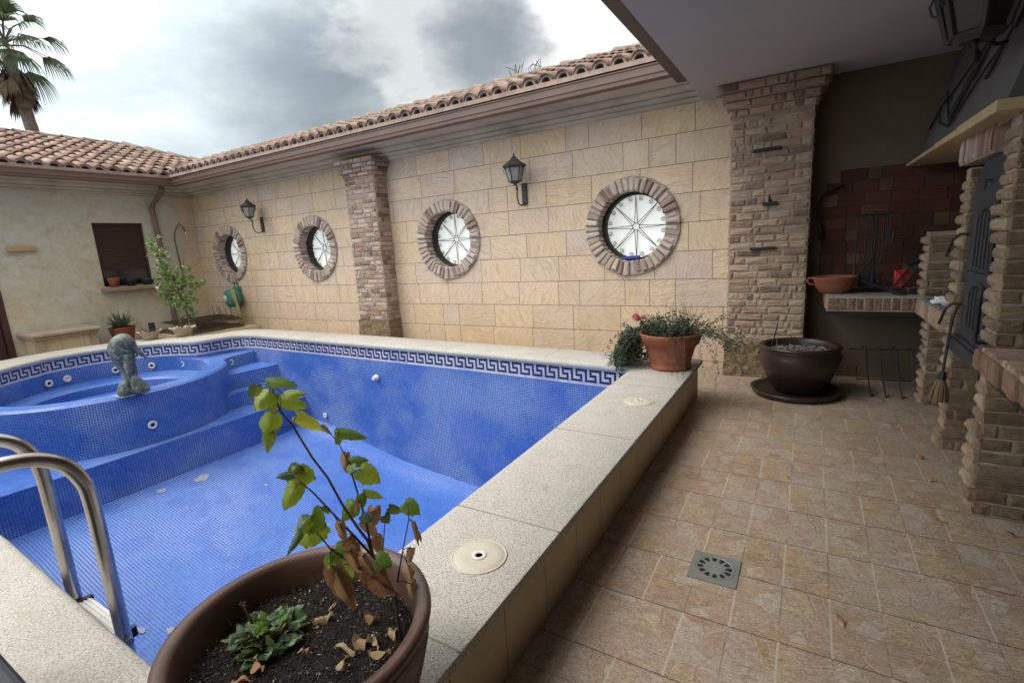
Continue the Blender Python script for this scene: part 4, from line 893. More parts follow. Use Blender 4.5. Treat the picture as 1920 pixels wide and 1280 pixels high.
# fire-brick patch on the back wall
random.seed(17); m=MB(); z_=.905; k=0
while z_<2.0:
    x=.09+random.choice([0,.0,.06,.12,-.02])+(.02 if z_>1.8 else 0); 
    if z_>1.86: x=.22
    while x<1.55:
        w=random.choice([.22,.22,.11,.2]); m.brick((0,5.898,0),(1,0,0),(0,0,1),(0,-1,0),x+.002,min(x+w,1.59)-.002,z_+.002,min(z_+.112,2.06)-.002,.012,.004,.001); x+=w
    z_+=.112; k+=1
m.build('firebrick_panel',M['fire'],bb)
# ------------------------------------------------------------------ wall lanterns
def lantern(name,label,loc,s=1.0,seg=6,group=None,arm=True,panes=M['lglass']):
    p=thing(name,label,'lamp',loc,group); x,y,z=loc
    L=lambda dx,dy,dz:(x+dx*s,y+dy*s,z+dz*s)
    if arm:
        m=MB(); m.box(*sum([(x-.038*s,x+.038*s),(y-.028*s,y),(z-.14*s,z+.14*s)],())); bevel(m.build('backplate',M['lampiron'],p),.006)
        m=MB(); P=[]
        for k in range(15): a=-PI*.5+k/14*PI*1.15; P.append(L(0,-.125-.10*math.sin(a+PI/2)*1.0 if 0 else -.11-.095*math.cos(-a),0))
        P=[L(0,-.02,-.10),L(0,-.06,-.145),L(0,-.12,-.155),L(0,-.18,-.13),L(0,-.215,-.07),L(0,-.215,.0),L(0,-.20,.05),L(0,-.21,.09),L(0,-.25,.11)]
        m.tube(P,.009*s,8); P=[L(0,-.25,.11),L(0,-.22,.10),L(0,-.20,.06),L(0,-.225,.045),L(0,-.235,.07)]; m.tube(P,.007*s,6)
        m.tube([L(0,-.25,.09),L(0,-.25,.13)],[.014*s,.03*s],8); m.build('scroll_arm',M['lampiron'],p)
        cx,cy,cz=L(0,-.25,.12)
    else: cx,cy,cz=x,y,z
    ang=[2*PI*(k+.5)/seg for k in range(seg)]
    R=lambda r,h:[(cx+r*s*math.cos(a),cy+r*s*math.sin(a),cz+h*s) for a in ang]
    m=MB(); m.grid([R(.055,.015),R(.075,.03),R(.118,.19)],closed=True); m.build('glass',panes,p)
    m=MB()
    for a in ang: m.tube([(cx+.08*s*math.cos(a),cy+.08*s*math.sin(a),cz+.02*s),(cx+.125*s*math.cos(a),cy+.125*s*math.sin(a),cz+.195*s)],(.006 if arm else .011)*s,6)
    for r,h in ((.08,.02),(.125,.195)): m.tube(R(r,h),.007*s,6,closed=True)
    for a in ang: m.tube([(cx+(.13+q[0])*s*math.cos(a),cy+(.13+q[0])*s*math.sin(a),cz+q[1]*s) for q in ((0,.19),(.012,.16),(.004,.13),(-.01,.12))],.004*s,5)
    m.grid([R(.0,.01),R(.05,.0),R(.078,.02)],closed=True); m.build('frame',M['lampiron'],p)
    m=MB(); m.grid([R(.13,.19),R(.150,.20),R(.155,.222),R(.135,.235),R(.075,.275),R(.045,.30),R(.026,.325),R(.012,.335),R(.006,.345)],closed=True)
    m.lathe([(.006*s,0),(.014*s,.012*s),(.004*s,.03*s),(.002*s,.045*s)],(cx,cy,cz+.335*s),8); m.build('lantern_roof',M['lampiron'],p)
    return p
L2=lantern('wall_lantern','black iron wall lantern between the two round windows nearest the porch',(-3.246,5.9,2.16),.98,group='iron wall lanterns')
L1=dup(L2,(-8.96,5.9,2.18),'black iron wall lantern between the two round windows nearest the house corner')
# big wrought iron lantern on the hood
px_,py_=.62,3.62
L3=lantern('wall_lantern','large black wrought iron lantern on a scrolled bracket fixed to the barbecue hood',(px_+.06,py_,2.385),1.5,seg=6,group='iron wall lanterns',arm=False,panes=simple('dim_lantern_glass',(.045,.043,.04),(.03,.028,.026),5,.3))
m=MB(); hd=lambda y,z:(xf(z)-.02,y,z)
def hp(pts,r=.011): m.tube([hd(y,z) for y,z in pts],r*.62,8)
hp([(5.55,2.52),(4.95,2.22),(4.80,2.20)]);hp([(4.45,2.68),(5.55,2.36)]) if 0 else None
hp([(5.62,2.38),(5.55,2.43),(5.3,2.44),(4.55,2.62),(4.3,2.70)],.012)
hp([(5.60,2.40),(5.30,2.25),(4.90,2.165),(4.82,2.18)],.009)
hp([(4.86,2.16),(4.65,2.23),(4.35,2.38),(4.05,2.47),(3.85,2.62)],.013)
hp([(5.75,2.28),(5.66,2.33),(5.60,2.40)],.017);hp([(4.18,2.31),(4.10,2.36),(4.08,2.45)],.018);hp([(4.0,2.66),(3.9,2.58),(3.95,2.50)],.016)
hp([(4.95,2.22),(4.92,2.30),(4.80,2.36),(4.75,2.30),(4.83,2.27),(4.80,2.42),(4.65,2.50),(4.55,2.45),(4.62,2.40),(4.60,2.55),(4.4,2.66)],.016)
hp([(4.9,2.2),(4.8,2.27),(4.7,2.37),(4.6,2.47),(4.45,2.6)],.018)
m.tube([hd(4.42,2.62),(.85,4.25,2.56),(.76,4.0,2.48),(.69,3.75,2.40),(.68,3.62,2.40)],.014,8)
m.tube([hd(4.0,2.45),(.82,3.9,2.42),(.74,3.75,2.42),(.68,3.63,2.39)],.010,8)
m.tube([(.68,3.62,2.38),(.69,3.66,2.32),(.72,3.74,2.32),(.73,3.78,2.36),(.71,3.76,2.38)],.010,8)
m.build('scroll_bracket',M['black'],L3)
# ------------------------------------------------------------------ things on and by the barbecue
m=MB(); prof=[(.09,0),(.115,.01),(.15,.06),(.172,.13),(.18,.150),(.172,.152),(.16,.13),(.10,.03),(0,.025)]
bw=thing('terracotta_bowl','terracotta bowl with a loop handle on the left end of the barbecue counter','bowl',(.21,5.42,.905)); m.lathe(prof,(.21,5.42,.905),32); m.build('bowl_body',M['pot_terra'],bw,smooth=True)
m=MB(); m.tube([(.21-.165,5.40,1.04),(.21-.205,5.39,1.045),(.21-.215,5.39,1.02),(.21-.195,5.39,.99),(.21-.155,5.40,.985)],.010,8); m.build('handle',M['pot_terra'],bw)
fs=thing('fireside_tool_stand','black iron stand hung with fire tools on the barbecue counter','tool stand',(.50,5.55,.905))
m=MB(); m.tube([(.50,5.55,.92),(.50,5.55,1.60)],.009,8); m.tube([(.48,5.56,.92),(.485,5.56,1.50),(.47,5.56,1.58)],.008,8); m.tube([(.36,5.55,1.585),(.62,5.55,1.585)],.007,6)
for k in range(12): pass
m.tube([(.50,5.55,1.6),(.47,5.55,1.615),(.455,5.55,1.59),(.475,5.55,1.575)],.006,6);m.tube([(.50,5.55,1.6),(.53,5.55,1.615),(.545,5.55,1.59),(.525,5.55,1.575)],.006,6)
m.build('stand',M['black'],fs)
m=MB(); m.lathe([(.12,0),(.125,.012),(.05,.03),(.02,.12),(.012,.2)],(.50,5.55,.905),16); m.box(.34,.66,5.47,5.63,.905,.925); m.build('base',M['black'],fs)
for nm,dx,ln,pts in (('poker',-.14,.5,0),('shovel',-.07,.52,1),('tongs',.055,.42,2),('hook',.10,.24,3)):
    m=MB(); x=.50+dx; y=5.52
    m.tube([(x-.012,y,1.56),(x-.016,y,1.585),(x,y,1.60),(x+.014,y,1.585),(x,y,1.56),(x,y,1.56-ln*.9)],.0055,6)
    if pts==0: m.tube([(x,y,1.12),(x,y,1.06)],[.006,.016],8)
    if pts==1: m.box(x-.035,x+.035,y-.006,y+.006,.94,1.06)
    if pts==2: m.tube([(x+.02,y,1.55),(x+.03,y,1.35),(x-.02,y,1.15)],.005,6)
    if pts==3: m.tube([(x,y,1.36),(x+.02,y,1.32),(x+.03,y,1.42)],.012,6)
    m.build(nm,M['black'],fs)
m=MB(); m.tube([(.49,5.50,1.22),(.30,5.45,.93)],.007,6); m.build('poker',M['black'],fs)
m=MB(); m.tube([(.255,5.86,1.88),(.18,5.84,1.86),(.09,5.82,1.80),(.045,5.81,1.70),(.05,5.81,1.60),(.085,5.81,1.50),(.085,5.81,1.38)],[.008,.010,.012,.013,.013,.016,.022],8)
tag(m.build('iron_hook',M['black'],None,world=(.1,5.85,1.88),smooth=True),'curved black iron hook hanging on the wall right of the wide pilaster','hook')
bg_=thing('red_bag','red and black folding tool bundle lying against the short brick post on the counter','tool bag',(.73,5.4,.905))
m=MB(); m.brick((.62,5.38,.93),V(1,0,.12).normalized(),V(-.0,0.25,1).normalized(),V(0,-1,.2).normalized(),.02,.125,.01,.16,.05,.02,.006); m.build('bag',M['redpl'],bg_)
m=MB(); m.tube([(.60,5.30,.92),(.76,5.34,1.17)],.011,8);m.tube([(.66,5.29,.92),(.82,5.34,1.17)],.011,8); m.tube([(.40,5.28,1.03),(.60,5.26,.94),(.70,5.2,.90)],.013,8)
m.tube([(.72,5.33,1.16),(.84,5.36,1.21)],[.03,.04],8); m.box(.64,.72,5.27,5.31,.91,.955);m.box(.74,.80,5.27,5.31,.91,.955); m.build('straps',M['black'],bg_)
random.seed(2); m=MB(); 
for k in range(7):
    m.brick((.80+U(-.01,.04),4.62+U(-.06,.04),.91+k*.006),V(1,U(-.5,.5),U(-.2,.2)).normalized(),V(U(-.3,.3),1,U(-.2,.2)).normalized(),(0,0,1),0,U(.05,.09),0,U(.05,.09),.012,.005,.006)
tag(m.build('paper_towel',simple('crumpled_white_paper',(.8,.8,.8),(.7,.7,.72),20,.9),None,world=(.82,4.6,.905)),'crumpled white paper on the counter behind the oven pier','paper')
br=thing('hand_brush','long handled straw brush hanging beside the oven door','brush',(.74,3.85,.4))
m=MB(); m.tube([(.80,3.98,.99),(.775,3.96,.90),(.76,3.93,.72),(.745,3.90,.56)],.008,8); m.build('brush_handle',M['black'],br)
m=MB(); m.tube([(.748,3.90,.58),(.742,3.89,.53)],[.019,.023],10); m.build('ferrule',M['black'],br)
m=MB(); random.seed(4)
for k in range(150):
    a=U(0,2*PI); r=U(0,1)**.5; b=V(.742+.019*r*math.cos(a),3.89+.019*r*math.sin(a),.53); e=b+V((.034)*r*math.cos(a)-.006,.034*r*math.sin(a),-U(.115,.145)); m.tube([b,(b+e)/2+V(.006*math.cos(a),.006*math.sin(a),0),e],.0028,4,cap=False)
m.build('bristles',M['straw'],br)
rk=thing('iron_rack','black iron rod rack standing on the floor under the barbecue counter','rack',(.6,5.45,0))
m=MB(); m.tube([(.36,5.40,.385),(.84,5.40,.405)],.006,6); m.build('rail',M['black'],rk)
m=MB(); m.tube([(.455,5.6,.19),(.44,5.6,.18),(.44,5.6,.06),(.86,5.60,.07)],.0055,6); m.build('rail',M['black'],rk)
for x in (.47,.575,.69,.80):
    m=MB(); m.tube([(x-.012,5.42,.405),(x+.0,5.40,.418),(x+.012,5.38,.40),(x+.03,5.33,.2),(x+.06,5.22,.006),(x+.085,5.28,.006)],.0065,6); m.build('leg',M['black'],rk)
# green cloth on mantel
m=MB(); random.seed(6); rows=[[(.83+i*.03,3.30+j*.05,2.032+.02*noise.noise(V(i*.7,j*.9,0))+.012) for i in range(12)] for j in range(5)]
m.grid(rows); tag(m.build('green_net',simple('green_netting',(.02,.16,.06),(.02,.10,.04),30,.8),None,world=(.95,3.4,2.03),smooth=True),'bit of green netting lying on the mantel shelf','netting')
# ------------------------------------------------------------------ potted plants etc.
def ribpot(t,c,R,H,mat,base=.66,rim=.035,belly=1.0,soil=None,sd=.06,seg=56):
    m=MB(); x,y,z=c; ri=R-rim
    prof=[(0,.004),(R*base*.9,.0),(R*base,.012),(R*(base+.17),H*.25),(R*(base+.28)*belly,H*.55),(R*.965*belly,H*.78),(R*.95,H-.055),(R*.965,H-.047),(R*.97,H-.040),(R*.955,H-.036),(R*.99,H-.028),(R,H-.016),(R*.99,H-.005),(R-rim*.4,H),(ri+.006,H-.004),(ri-.002,H-.014),(ri-.006,H-.05),(ri-.02,H-.12),(ri-.03,H-.2)]
    m.lathe(prof,c,seg); o=m.build('pot',mat,t,smooth=True); return ri
# foreground pot
fp=thing('large_plant_pot','large round brown pot in the foreground on the pool coping, filled with dark soil','plant pot',(-.953,.578,.36))
ri=ribpot(fp,(-.953,.578,.362),.291,.34,M['pot_brown'],base=.62)
random.seed(14); m=MB(); rows=[]
for j in range(22):
    r=.255*j/21; rows.append([(-.953+r*math.cos(2*PI*k/64),.578+r*math.sin(2*PI*k/64),.618+.012*noise.noise(V(r*math.cos(2*PI*k/64)*9,r*math.sin(2*PI*k/64)*9,1))+.004*noise.noise(V(r*math.cos(2*PI*k/64)*40,r*math.sin(2*PI*k/64)*40,5))-(.01 if j>19 else 0)) for k in range(64)])
m.grid(rows,closed=True); soil=m.build('soil',M['soil'],fp,smooth=True)
m=MB()
for k in range(9000):
    r=.25*math.sqrt(random.random()); a=U(0,2*PI); x=-.953+r*math.cos(a);y=.578+r*math.sin(a); s=U(.0010,.0062)*U(.5,1); z=.619+.012*noise.noise(V((x+.953)*9,(y-.578)*9,1))
    P=[V(x+U(-s,s),y+U(-s,s),z+U(-.3,1)*s) for _ in range(4)]; i=len(m.v); m.v+=[tuple(p) for p in P]
    for f in ((0,1,2),(0,2,3),(0,3,1),(1,3,2)): m.poly([i+q for q in f])
o=m.build('soil_crumbs',M['chip'],fp); o['kind']='stuff'
def leaf(m,B,T,w,mi=0,fold=.35,droop=.18,cord=True,curl=0,nrm=None,nv=7):
    B,T=Vector(B),Vector(T); ax=T-B; L=ax.length; ax.normalize()
    view=(Vector((0,0,1.5))-B).normalized() if nrm is None else Vector(nrm)
    n=(view-ax*view.dot(ax)); n=(n.normalized()+V(U(-.5,.5),U(-.5,.5),U(-.1,.6))); n=(n-ax*n.dot(ax)).normalized(); s=ax.cross(n)
    if cord: W=[.0,.48,.82,.98,1.05,1.0,1.02,.90,.80,.74,.56,.42,.22,.0]; BK=[-.0,.9,.95,.7,.45,.25,.1,0,0,0,0,0,0,0]
    else: W=[.05,.4,.7,.9,1,.95,.8,.5,.0]; BK=[0]*9
    nv=len(W)-1; rows=[];uv=[]; ph=U(0,6); WL=[w_*U(.93,1.07) for w_ in W]; WR=[w_*U(.93,1.07) for w_ in W]
    bend=U(-.12,.12)
    for k in range(nv+1):
        v=k/nv; row=[];ur=[]
        for q in range(9):
            u=(q-4)/4; ww=(WL if u<0 else WR)[k]*w*.5
            back=-.20*L*abs(u)**1.5*BK[k]
            wav=math.sin(v*11+ph+q*.8)*.035*w*abs(u)
            p=B+ax*(L*v+back)+s*(u*ww+bend*L*v*v)+n*(-fold*abs(u)**1.2*ww*.8-droop*L*(v-.35)**2+wav)
            if curl: p+=n*(curl*w*(abs(u)**2)*math.sin(v*6+ph)*.6)+s*(U(-.05,.05)*w)
            row.append(p);ur.append((.5+u*.5*.98+.005,v+.001))
        rows.append(row);uv.append(ur)
    m.grid(rows,uv,mi)
fpl=thing('leggy_shrub','leggy potted shrub with lobed green and yellowing leaves and withered brown leaves below','shrub',(-.776,.70,.615))
SR={'a':(.0042,.0018),'b':(.0030,.0013),'c':(.0024,.0012),'d':(.0028,.0012),'e':(.002,.001),'f':(.0018,.001)}
for k,P in STEMS.items():
    m=MB(); n=len(P); a,b=SR[k]; m.tube([Vector(p)+V(U(-1,1),U(-1,1),U(-1,1))*.0012 for p in P],[a+(b-a)*i/(n-1) for i in range(n)],8); m.build('stem',M['twig'],fpl,smooth=True)
LM={'g':'lg','y':'ly','d':'ld','o':'lo','Y':'lY','b':'lb','t':'lt'}
random.seed(77)
soil_leaves=[]
for i,l in enumerate(LEAVES):
    if i<len(LEAVES)-13:
        m=MB(); c=l[7]; dead=c in'bt'
        leaf(m,l[0:3],list(Vector(l[0:3])+(Vector(l[3:6])-Vector(l[0:3]))*1.08),l[6]*(1.10 if not dead else .72),0,fold=.45 if not dead else 1.1,droop=.35,curl=.5 if dead else .12)
        m.build('dead_leaf' if dead else 'leaf',M[LM[c]],fpl,smooth=True)
        if dead and l[6]>.018:
            for q in range(0):
                m=MB(); b_=Vector(l[0:3]).lerp(Vector(l[3:6]),U(0,.7))+V(U(-.014,.014),U(-.014,.014),U(-.008,.012)); t_=b_+(Vector(l[3:6])-Vector(l[0:3]))*U(.4,.7)+V(U(-.02,.02),U(-.02,.02),U(-.012,.006))
                leaf(m,b_,t_,l[6]*U(.45,.75),0,fold=U(.5,1.1),droop=.4,curl=.7); m.build('dead_leaf',M['lb' if random.random()<.6 else 'lt'],fpl,smooth=True)
# petioles joining loose leaves to nearest stem point
allp=[Vector(p) for P in STEMS.values() for p in P]
for i,l in enumerate(LEAVES[:-13]):
    B=Vector(l[0:3]); q=min(allp,key=lambda p:(p-B).length)
    if .004<(q-B).length<.11: m=MB(); m.tube([q,(q+B)/2+V(0,0,.004),B],.0011,5); m.build('leaf_stalk',M['twig'],fpl)
for l in LEAVES[-13:]:
    m=MB(); leaf(m,l[0:3],list(Vector(l[0:3])+(Vector(l[3:6])-Vector(l[0:3]))*.8),l[6]*.62,0,fold=.9,droop=.4,curl=1.1,nrm=(U(-.5,.5),U(-.5,.5),1)); tag(m.build('fallen_leaf',M[LM[l[7]]],None,world=l[0:3],smooth=True),'curled dry leaf lying on the soil of the large foreground pot','dry leaf','dry leaves on the potting soil')
# low rosette plant in the same pot
rp=thing('low_leafy_plant','low dark green leafy plant at the left of the foreground pot','plant',(-1.06,.545,.625)); random.seed(5); m=MB()
for k in range(95):
    a=U(0,2*PI); r=.07*math.sqrt(random.random()); h=U(.008,.055)*(1-r/.10)
    b=V(-1.055+r*math.cos(a),.553+r*math.sin(a),.622+h); dd=V(math.cos(a)+U(-.7,.7),math.sin(a)+U(-.7,.7),U(-.3,.9)).normalized()*U(.014,.036)
    leaf(m,b,b+dd,U(.014,.034),0,.35,.35,curl=.25,nrm=(U(-.8,.8),U(-.8,.8),1))
m.build('foliage',M['lr'],rp,smooth=True)
m=MB()
for k in range(16):
    a=U(0,2*PI); r=.035*math.sqrt(random.random()); b=V(-1.055+r*math.cos(a),.56+r*math.sin(a),.665); e=b+V(math.cos(a)*U(.01,.02),math.sin(a)*U(.01,.02),U(.0,.022)); leaf(m,b,e,U(.012,.022),0,.35,.2,nrm=(U(-.5,.5),U(-.5,.5),1))
m.build('young_foliage',M['lg'],rp,smooth=True)
for k in range(9):
    a=U(0,2*PI); m=MB(); m.tube([(-1.055,.553,.62),(-1.055+.02*math.cos(a),.553+.02*math.sin(a),.65),(-1.055+.05*math.cos(a),.553+.05*math.sin(a),.655)],.0016,5); m.build('stem',M['twig'],rp)
for a,b in (((-1.188,.537,.62),(-1.213,.527,.665)),((-1.107,.548,.64),(-1.123,.543,.70)),((-1.05,.53,.62),(-1.06,.52,.66))):
    m=MB(); a,b=Vector(a),Vector(b); m.tube([a,(a+b)/2+V(.002,0,0),b],[.0035,.003,.0035],7)
    for q in range(4): c=b+V(U(-.012,.012),U(-.012,.012),U(0,.006)); m.tube([b-(b-a)*U(0,.3),c],[.003,.0022],6)
    m.build('cut_stem',M['twig'],rp)
# big brown pot under the porch
bp_=thing('large_plant_pot','large dark brown glazed pot of ash standing in a saucer against the wide brick pilaster','plant pot',(-.04,5.18,0))
ribpot(bp_,(-.04,5.18,.035),.335,.425,M['pot_dark'],base=.62,rim=.045,belly=1.06)
m=MB(); m.lathe([(0,.01),(.30,.01),(.33,.035),(.355,.055),(.375,.055),(.36,.02),(.32,0)][::-1],(-.06,5.13,.001),48); m.build('saucer',M['pot_dark'],bp_,smooth=True)
random.seed(3); m=MB(); rows=[[(-.04+.285*j/9*math.cos(2*PI*k/36),5.18+.285*j/9*math.sin(2*PI*k/36),.385+.03*noise.noise(V(j*.9*math.cos(k),j*.9*math.sin(k),2))) for k in range(36)] for j in range(10)]
m.grid(rows,closed=True); m.build('soil',M['ash'],bp_)
m=MB()
for k in range(260):
    r=.27*math.sqrt(random.random());a=U(0,2*PI); m.brick((-.04+r*math.cos(a),5.18+r*math.sin(a),.385),V(1,U(-1,1),U(-.4,.4)).normalized(),V(U(-1,1),1,U(-.4,.4)).normalized(),(0,0,1),0,U(.01,.03),0,U(.01,.025),U(.01,.02),.004,.004)
o=m.build('rubble',M['ash'],bp_); o['kind']='stuff'
m=MB(); m.tube([(-.28,5.03,.39),(-.245,5.0,.52),(-.225,4.99,.62),(-.215,5.0,.68)],.006,6); m.build('dead_stem',M['black'],bp_)
m=MB(); m.tube([(-.215,4.96,.39),(-.215,4.96,.56)],.0035,6); m.build('cane',M['straw'],bp_)
# terracotta pot with rose
tp=thing('terracotta_pot','wide terracotta flower pot on the far corner of the pool coping','flower pot',(-1.02,4.36,.36)); X_,Y_=-1.02,4.36
m=MB(); m.lathe([(0,.01),(.165,0),(.175,.008),(.178,.035),(.170,.045),(.175,.06),(.215,.20),(.222,.215),(.243,.225),(.262,.285),(.268,.31),(.262,.322),(.25,.322),(.235,.30),(.22,.27)],(X_,Y_,.361),44); m.build('pot',M['pot_terra'],tp,smooth=True)
m=MB(); m.face([(X_+.235*math.cos(2*PI*k/24),Y_+.235*math.sin(2*PI*k/24),.645) for k in range(24)]); m.build('soil',M['soil'],tp)
def sprig(m,lm,B,D,n,L,r=.0022,ls=(.012,.026),lw=.5,dens=1.0,grav=.0):
    p=Vector(B); d_=Vector(D).normalized(); P=[p.copy()]
    for k in range(n):
        d_=(d_+V(U(-.25,.25),U(-.25,.25),U(-.25,.25)-grav)).normalized(); p=p+d_*L/n; P.append(p.copy())
        for q in range(int(dens*3+random.random())):
            a=V(U(-1,1),U(-1,1),U(-.6,1)).normalized(); s=U(*ls); b=p+V(U(-1,1),U(-1,1),U(-1,1))*.01
            sd_=a.cross(V(U(-1,1),U(-1,1),U(-1,1))).normalized()*s*lw*.5
            lm.face([b,b+a*s*.5+sd_,b+a*s,b+a*s*.5-sd_])
    m.tube(P,[r*(1-.6*i/len(P)) for i in range(len(P))],4,cap=False)
rs=thing('rose_bush','dark straggly rose bush with one pink bloom, spilling over the terracotta pot','rose bush',(X_,Y_,.645)); random.seed(19); m=MB();lm=MB()
for k in range(105):
    a=U(0,2*PI); r=.19*math.sqrt(random.random()); sprig(m,lm,(X_+r*math.cos(a),Y_+r*math.sin(a),.64),(math.cos(a)*.6,math.sin(a)*.6,1),6,U(.12,.22),.002,(.014,.028),.55,2.0)
for k in range(26):  # long bare shoots up
    a=U(0,2*PI); r=.16; sprig(m,lm,(X_+r*math.cos(a),Y_+r*math.sin(a),.66),(math.cos(a)*.7,math.sin(a)*.5,1.1),7,U(.22,.34),.002,(.008,.016),.5,.45)
for k in range(120):  # spill on the left, down to the coping
    sprig(m,lm,(X_-.21+U(-.06,.03),Y_+U(-.17,.14),.66),(-.8,U(-.35,.3),.35),10,U(.30,.46),.002,(.014,.028),.55,2.1,.34)
for k in range(34):
    sprig(m,lm,(X_-.3+U(-.1,.05),Y_+U(-.12,.1),.42),(-1,U(-.3,.3),.15),6,U(.12,.26),.002,(.010,.02),.5,1.2,.05)
for k in range(60):
    sprig(m,lm,(X_-.25+U(-.09,.05),Y_+U(-.18,.1),U(.39,.66)),(U(-1,.3),U(-.6,.3),U(-.2,.8)),5,U(.08,.16),.002,(.014,.028),.55,2.2)
for k in range(34):  # spill on the right over the edge
    sprig(m,lm,(X_+.22,Y_+U(-.12,.12),.67),(1,U(-.6,.3),U(.2,1.2)),11,U(.30,.60),.0015,(.012,.026),.55,.8,U(.05,.26))
for k in range(14):
    sprig(m,lm,(X_+.1+U(-.05,.12),Y_-.22,.68),(.2,-1,.2),8,U(.25,.42),.0018,(.008,.016),.5,.5,.34)
m.build('stems',M['twig'],rs); lm.build('foliage',M['fol_rose'],rs)
m=MB(); random.seed(2)
for (fx,fy,fz_,R_) in ((X_-.29,Y_-.02,.775,.042),(X_-.235,Y_,.79,.026)):
    for k in range(26):
        a=U(0,2*PI); e=U(-.2,1); r=R_*U(.3,1); c_=V(fx,fy,fz_); d_=V(math.cos(a)*math.cos(e),math.sin(a)*math.cos(e),math.sin(e)); s_=d_.cross(V(0,0,1)).normalized()*r*.55; u_=d_*r
        m.grid([[c_+u_*.3-s_*.5,c_+u_*.3+s_*.5],[c_+u_*.8-s_+V(0,0,.3*r),c_+u_*.8+s_+V(0,0,.3*r)],[c_+u_*1.0-s_*.6+V(0,0,.8*r),c_+u_+s_*.6+V(0,0,.8*r)]])
m.build('rose_bloom',M['petal'],rs)
# shrub by the drainpipe
cs=thing('flowering_shrub','bright green leggy shrub with small pale flowers in front of the brown downpipe','shrub',(-9.62,4.62,.3)); random.seed(23); m=MB();lm=MB();fm=MB()
m.tube([(-9.6,4.62,.25),(-9.6,4.60,.6),(-9.62,4.55,.95)],[.028,.022,.02],8)
def br_(P,r=.010): m.tube(P,[r,r*.8,r*.6,r*.4][:len(P)],6)
ends=[]
for P in ([(-9.62,4.55,.95),(-9.6,4.45,1.35),(-9.6,4.30,1.65),(-9.6,4.23,1.90)],[(-9.62,4.55,.95),(-9.6,4.6,1.2),(-9.6,4.66,1.45),(-9.6,4.70,1.62)],[(-9.62,4.55,.9),(-9.6,4.75,1.05),(-9.6,4.9,1.12),(-9.6,5.0,1.15)],[(-9.62,4.55,.85),(-9.6,4.4,1.0),(-9.6,4.33,1.1),(-9.6,4.25,.92)],[(-9.62,4.55,.95),(-9.7,4.45,1.2),(-9.75,4.38,1.35),(-9.8,4.35,1.5)],[(-9.6,4.6,.6),(-9.6,4.62,.62),(-9.6,4.70,.64),(-9.6,4.78,.62)],[(-9.6,4.6,.6),(-9.6,4.52,.62),(-9.6,4.48,.58),(-9.6,4.45,.55)]): br_(P); ends+=P[1:]
cl=[((-9.62,4.52,1.05),.27,70),((-9.62,4.44,1.3),.21,50),((-9.6,4.36,1.5),.15,26),((-9.6,4.28,1.72),.11,16),((-9.6,4.24,1.88),.08,9),((-9.6,4.70,1.1),.20,38),((-9.6,4.67,1.42),.09,9),((-9.6,4.92,1.1),.10,11),((-9.6,4.55,.85),.16,30),((-9.6,4.62,.68),.11,14),((-9.6,4.60,.52),.13,18),((-9.6,4.3,1.0),.08,6),((-9.6,4.2,.98),.07,5)]
for c_,R_,n in cl:
    for k in range(int(n*.62)):
        d_=V(U(-1,1),U(-1,1),U(-1,1)); d_=d_.normalized()*R_*random.random()**.5; b=Vector(c_)+d_
        sprig(m,lm,b,d_+V(0,0,.05),3,U(.05,.10),.003,(.035,.062),.62,1.5)
for c_ in ((4.3,1.78),(4.25,1.9),(4.34,1.62),(4.22,1.72),(4.42,1.68),(4.2,1.2),(4.15,1.17),(4.38,1.75),(4.62,1.5),(4.22,1.62)):
    for k in range(6):
        a=V(U(-1,1),U(-1,1),U(-1,1)).normalized(); s_=a.orthogonal().normalized()*.014; b=V(-9.5,c_[0],c_[1]); fm.face([b,b+a*.015+s_,b+a*.032,b+a*.015-s_])
m.build('branches',M['bark'],cs); lm.build('foliage',M['fol_cit'],cs); fm.build('blossom',M['petalw'],cs)
# beige planters on the coping
def planter(label,c,R,H,mi='pot_beige'):
    t_=thing('planter',label,'planter',c,'beige planters on the pool edge'); m=MB(); seg=32; rows=[]
    for r,h in ((.0,.01),(.55,.0),(.60,.3),(.80,.75),(1.06,1.0),(.96,1.0),(.7,.8),(0,.75)):
        rows.append([(c[0]+R*r*(1+(.05*math.cos(a*8) if h>.9 else 0))*math.cos(a),c[1]+R*r*(1+(.05*math.cos(a*8) if h>.9 else 0))*math.sin(a),c[2]+H*h*(1+(.06*math.cos(a*8) if h>.9 else 0))) for a in [2*PI*k/seg for k in range(seg)]])
    m.grid(rows,closed=True); m.build('pot',M[mi],t_,smooth=True); return t_
p1=planter('beige flared planter on the pool edge, holding a small black container',(-9.14,3.76,.36),.17,.14)
p2=planter('beige flared planter on the pool edge, the right one of the pair with dry twigs',(-8.86,4.13,.36),.19,.15)
m=MB(); m.tube([(-9.22,3.84,.44),(-9.22,3.84,.62)],.045,12); tag(m.build('plastic_nursery_pot',M['blackpl'],None,world=(-9.22,3.84,.46)),'small black cylindrical container standing in the left beige planter','container')
for t_,c_ in ((p1,(-9.14,3.76)),(p2,(-8.86,4.13))):
    random.seed(int(c_[1]*100)); m=MB()
    for k in range(16): a=U(0,2*PI); r=U(.02,.14); m.tube([(c_[0]+r*math.cos(a),c_[1]+r*math.sin(a),.47),(c_[0]+r*math.cos(a)+U(-.05,.05),c_[1]+r*math.sin(a)+U(-.05,.05),.5+U(0,.06))],.006,4)
    m.build('dry_twigs',M['tan'],t_)
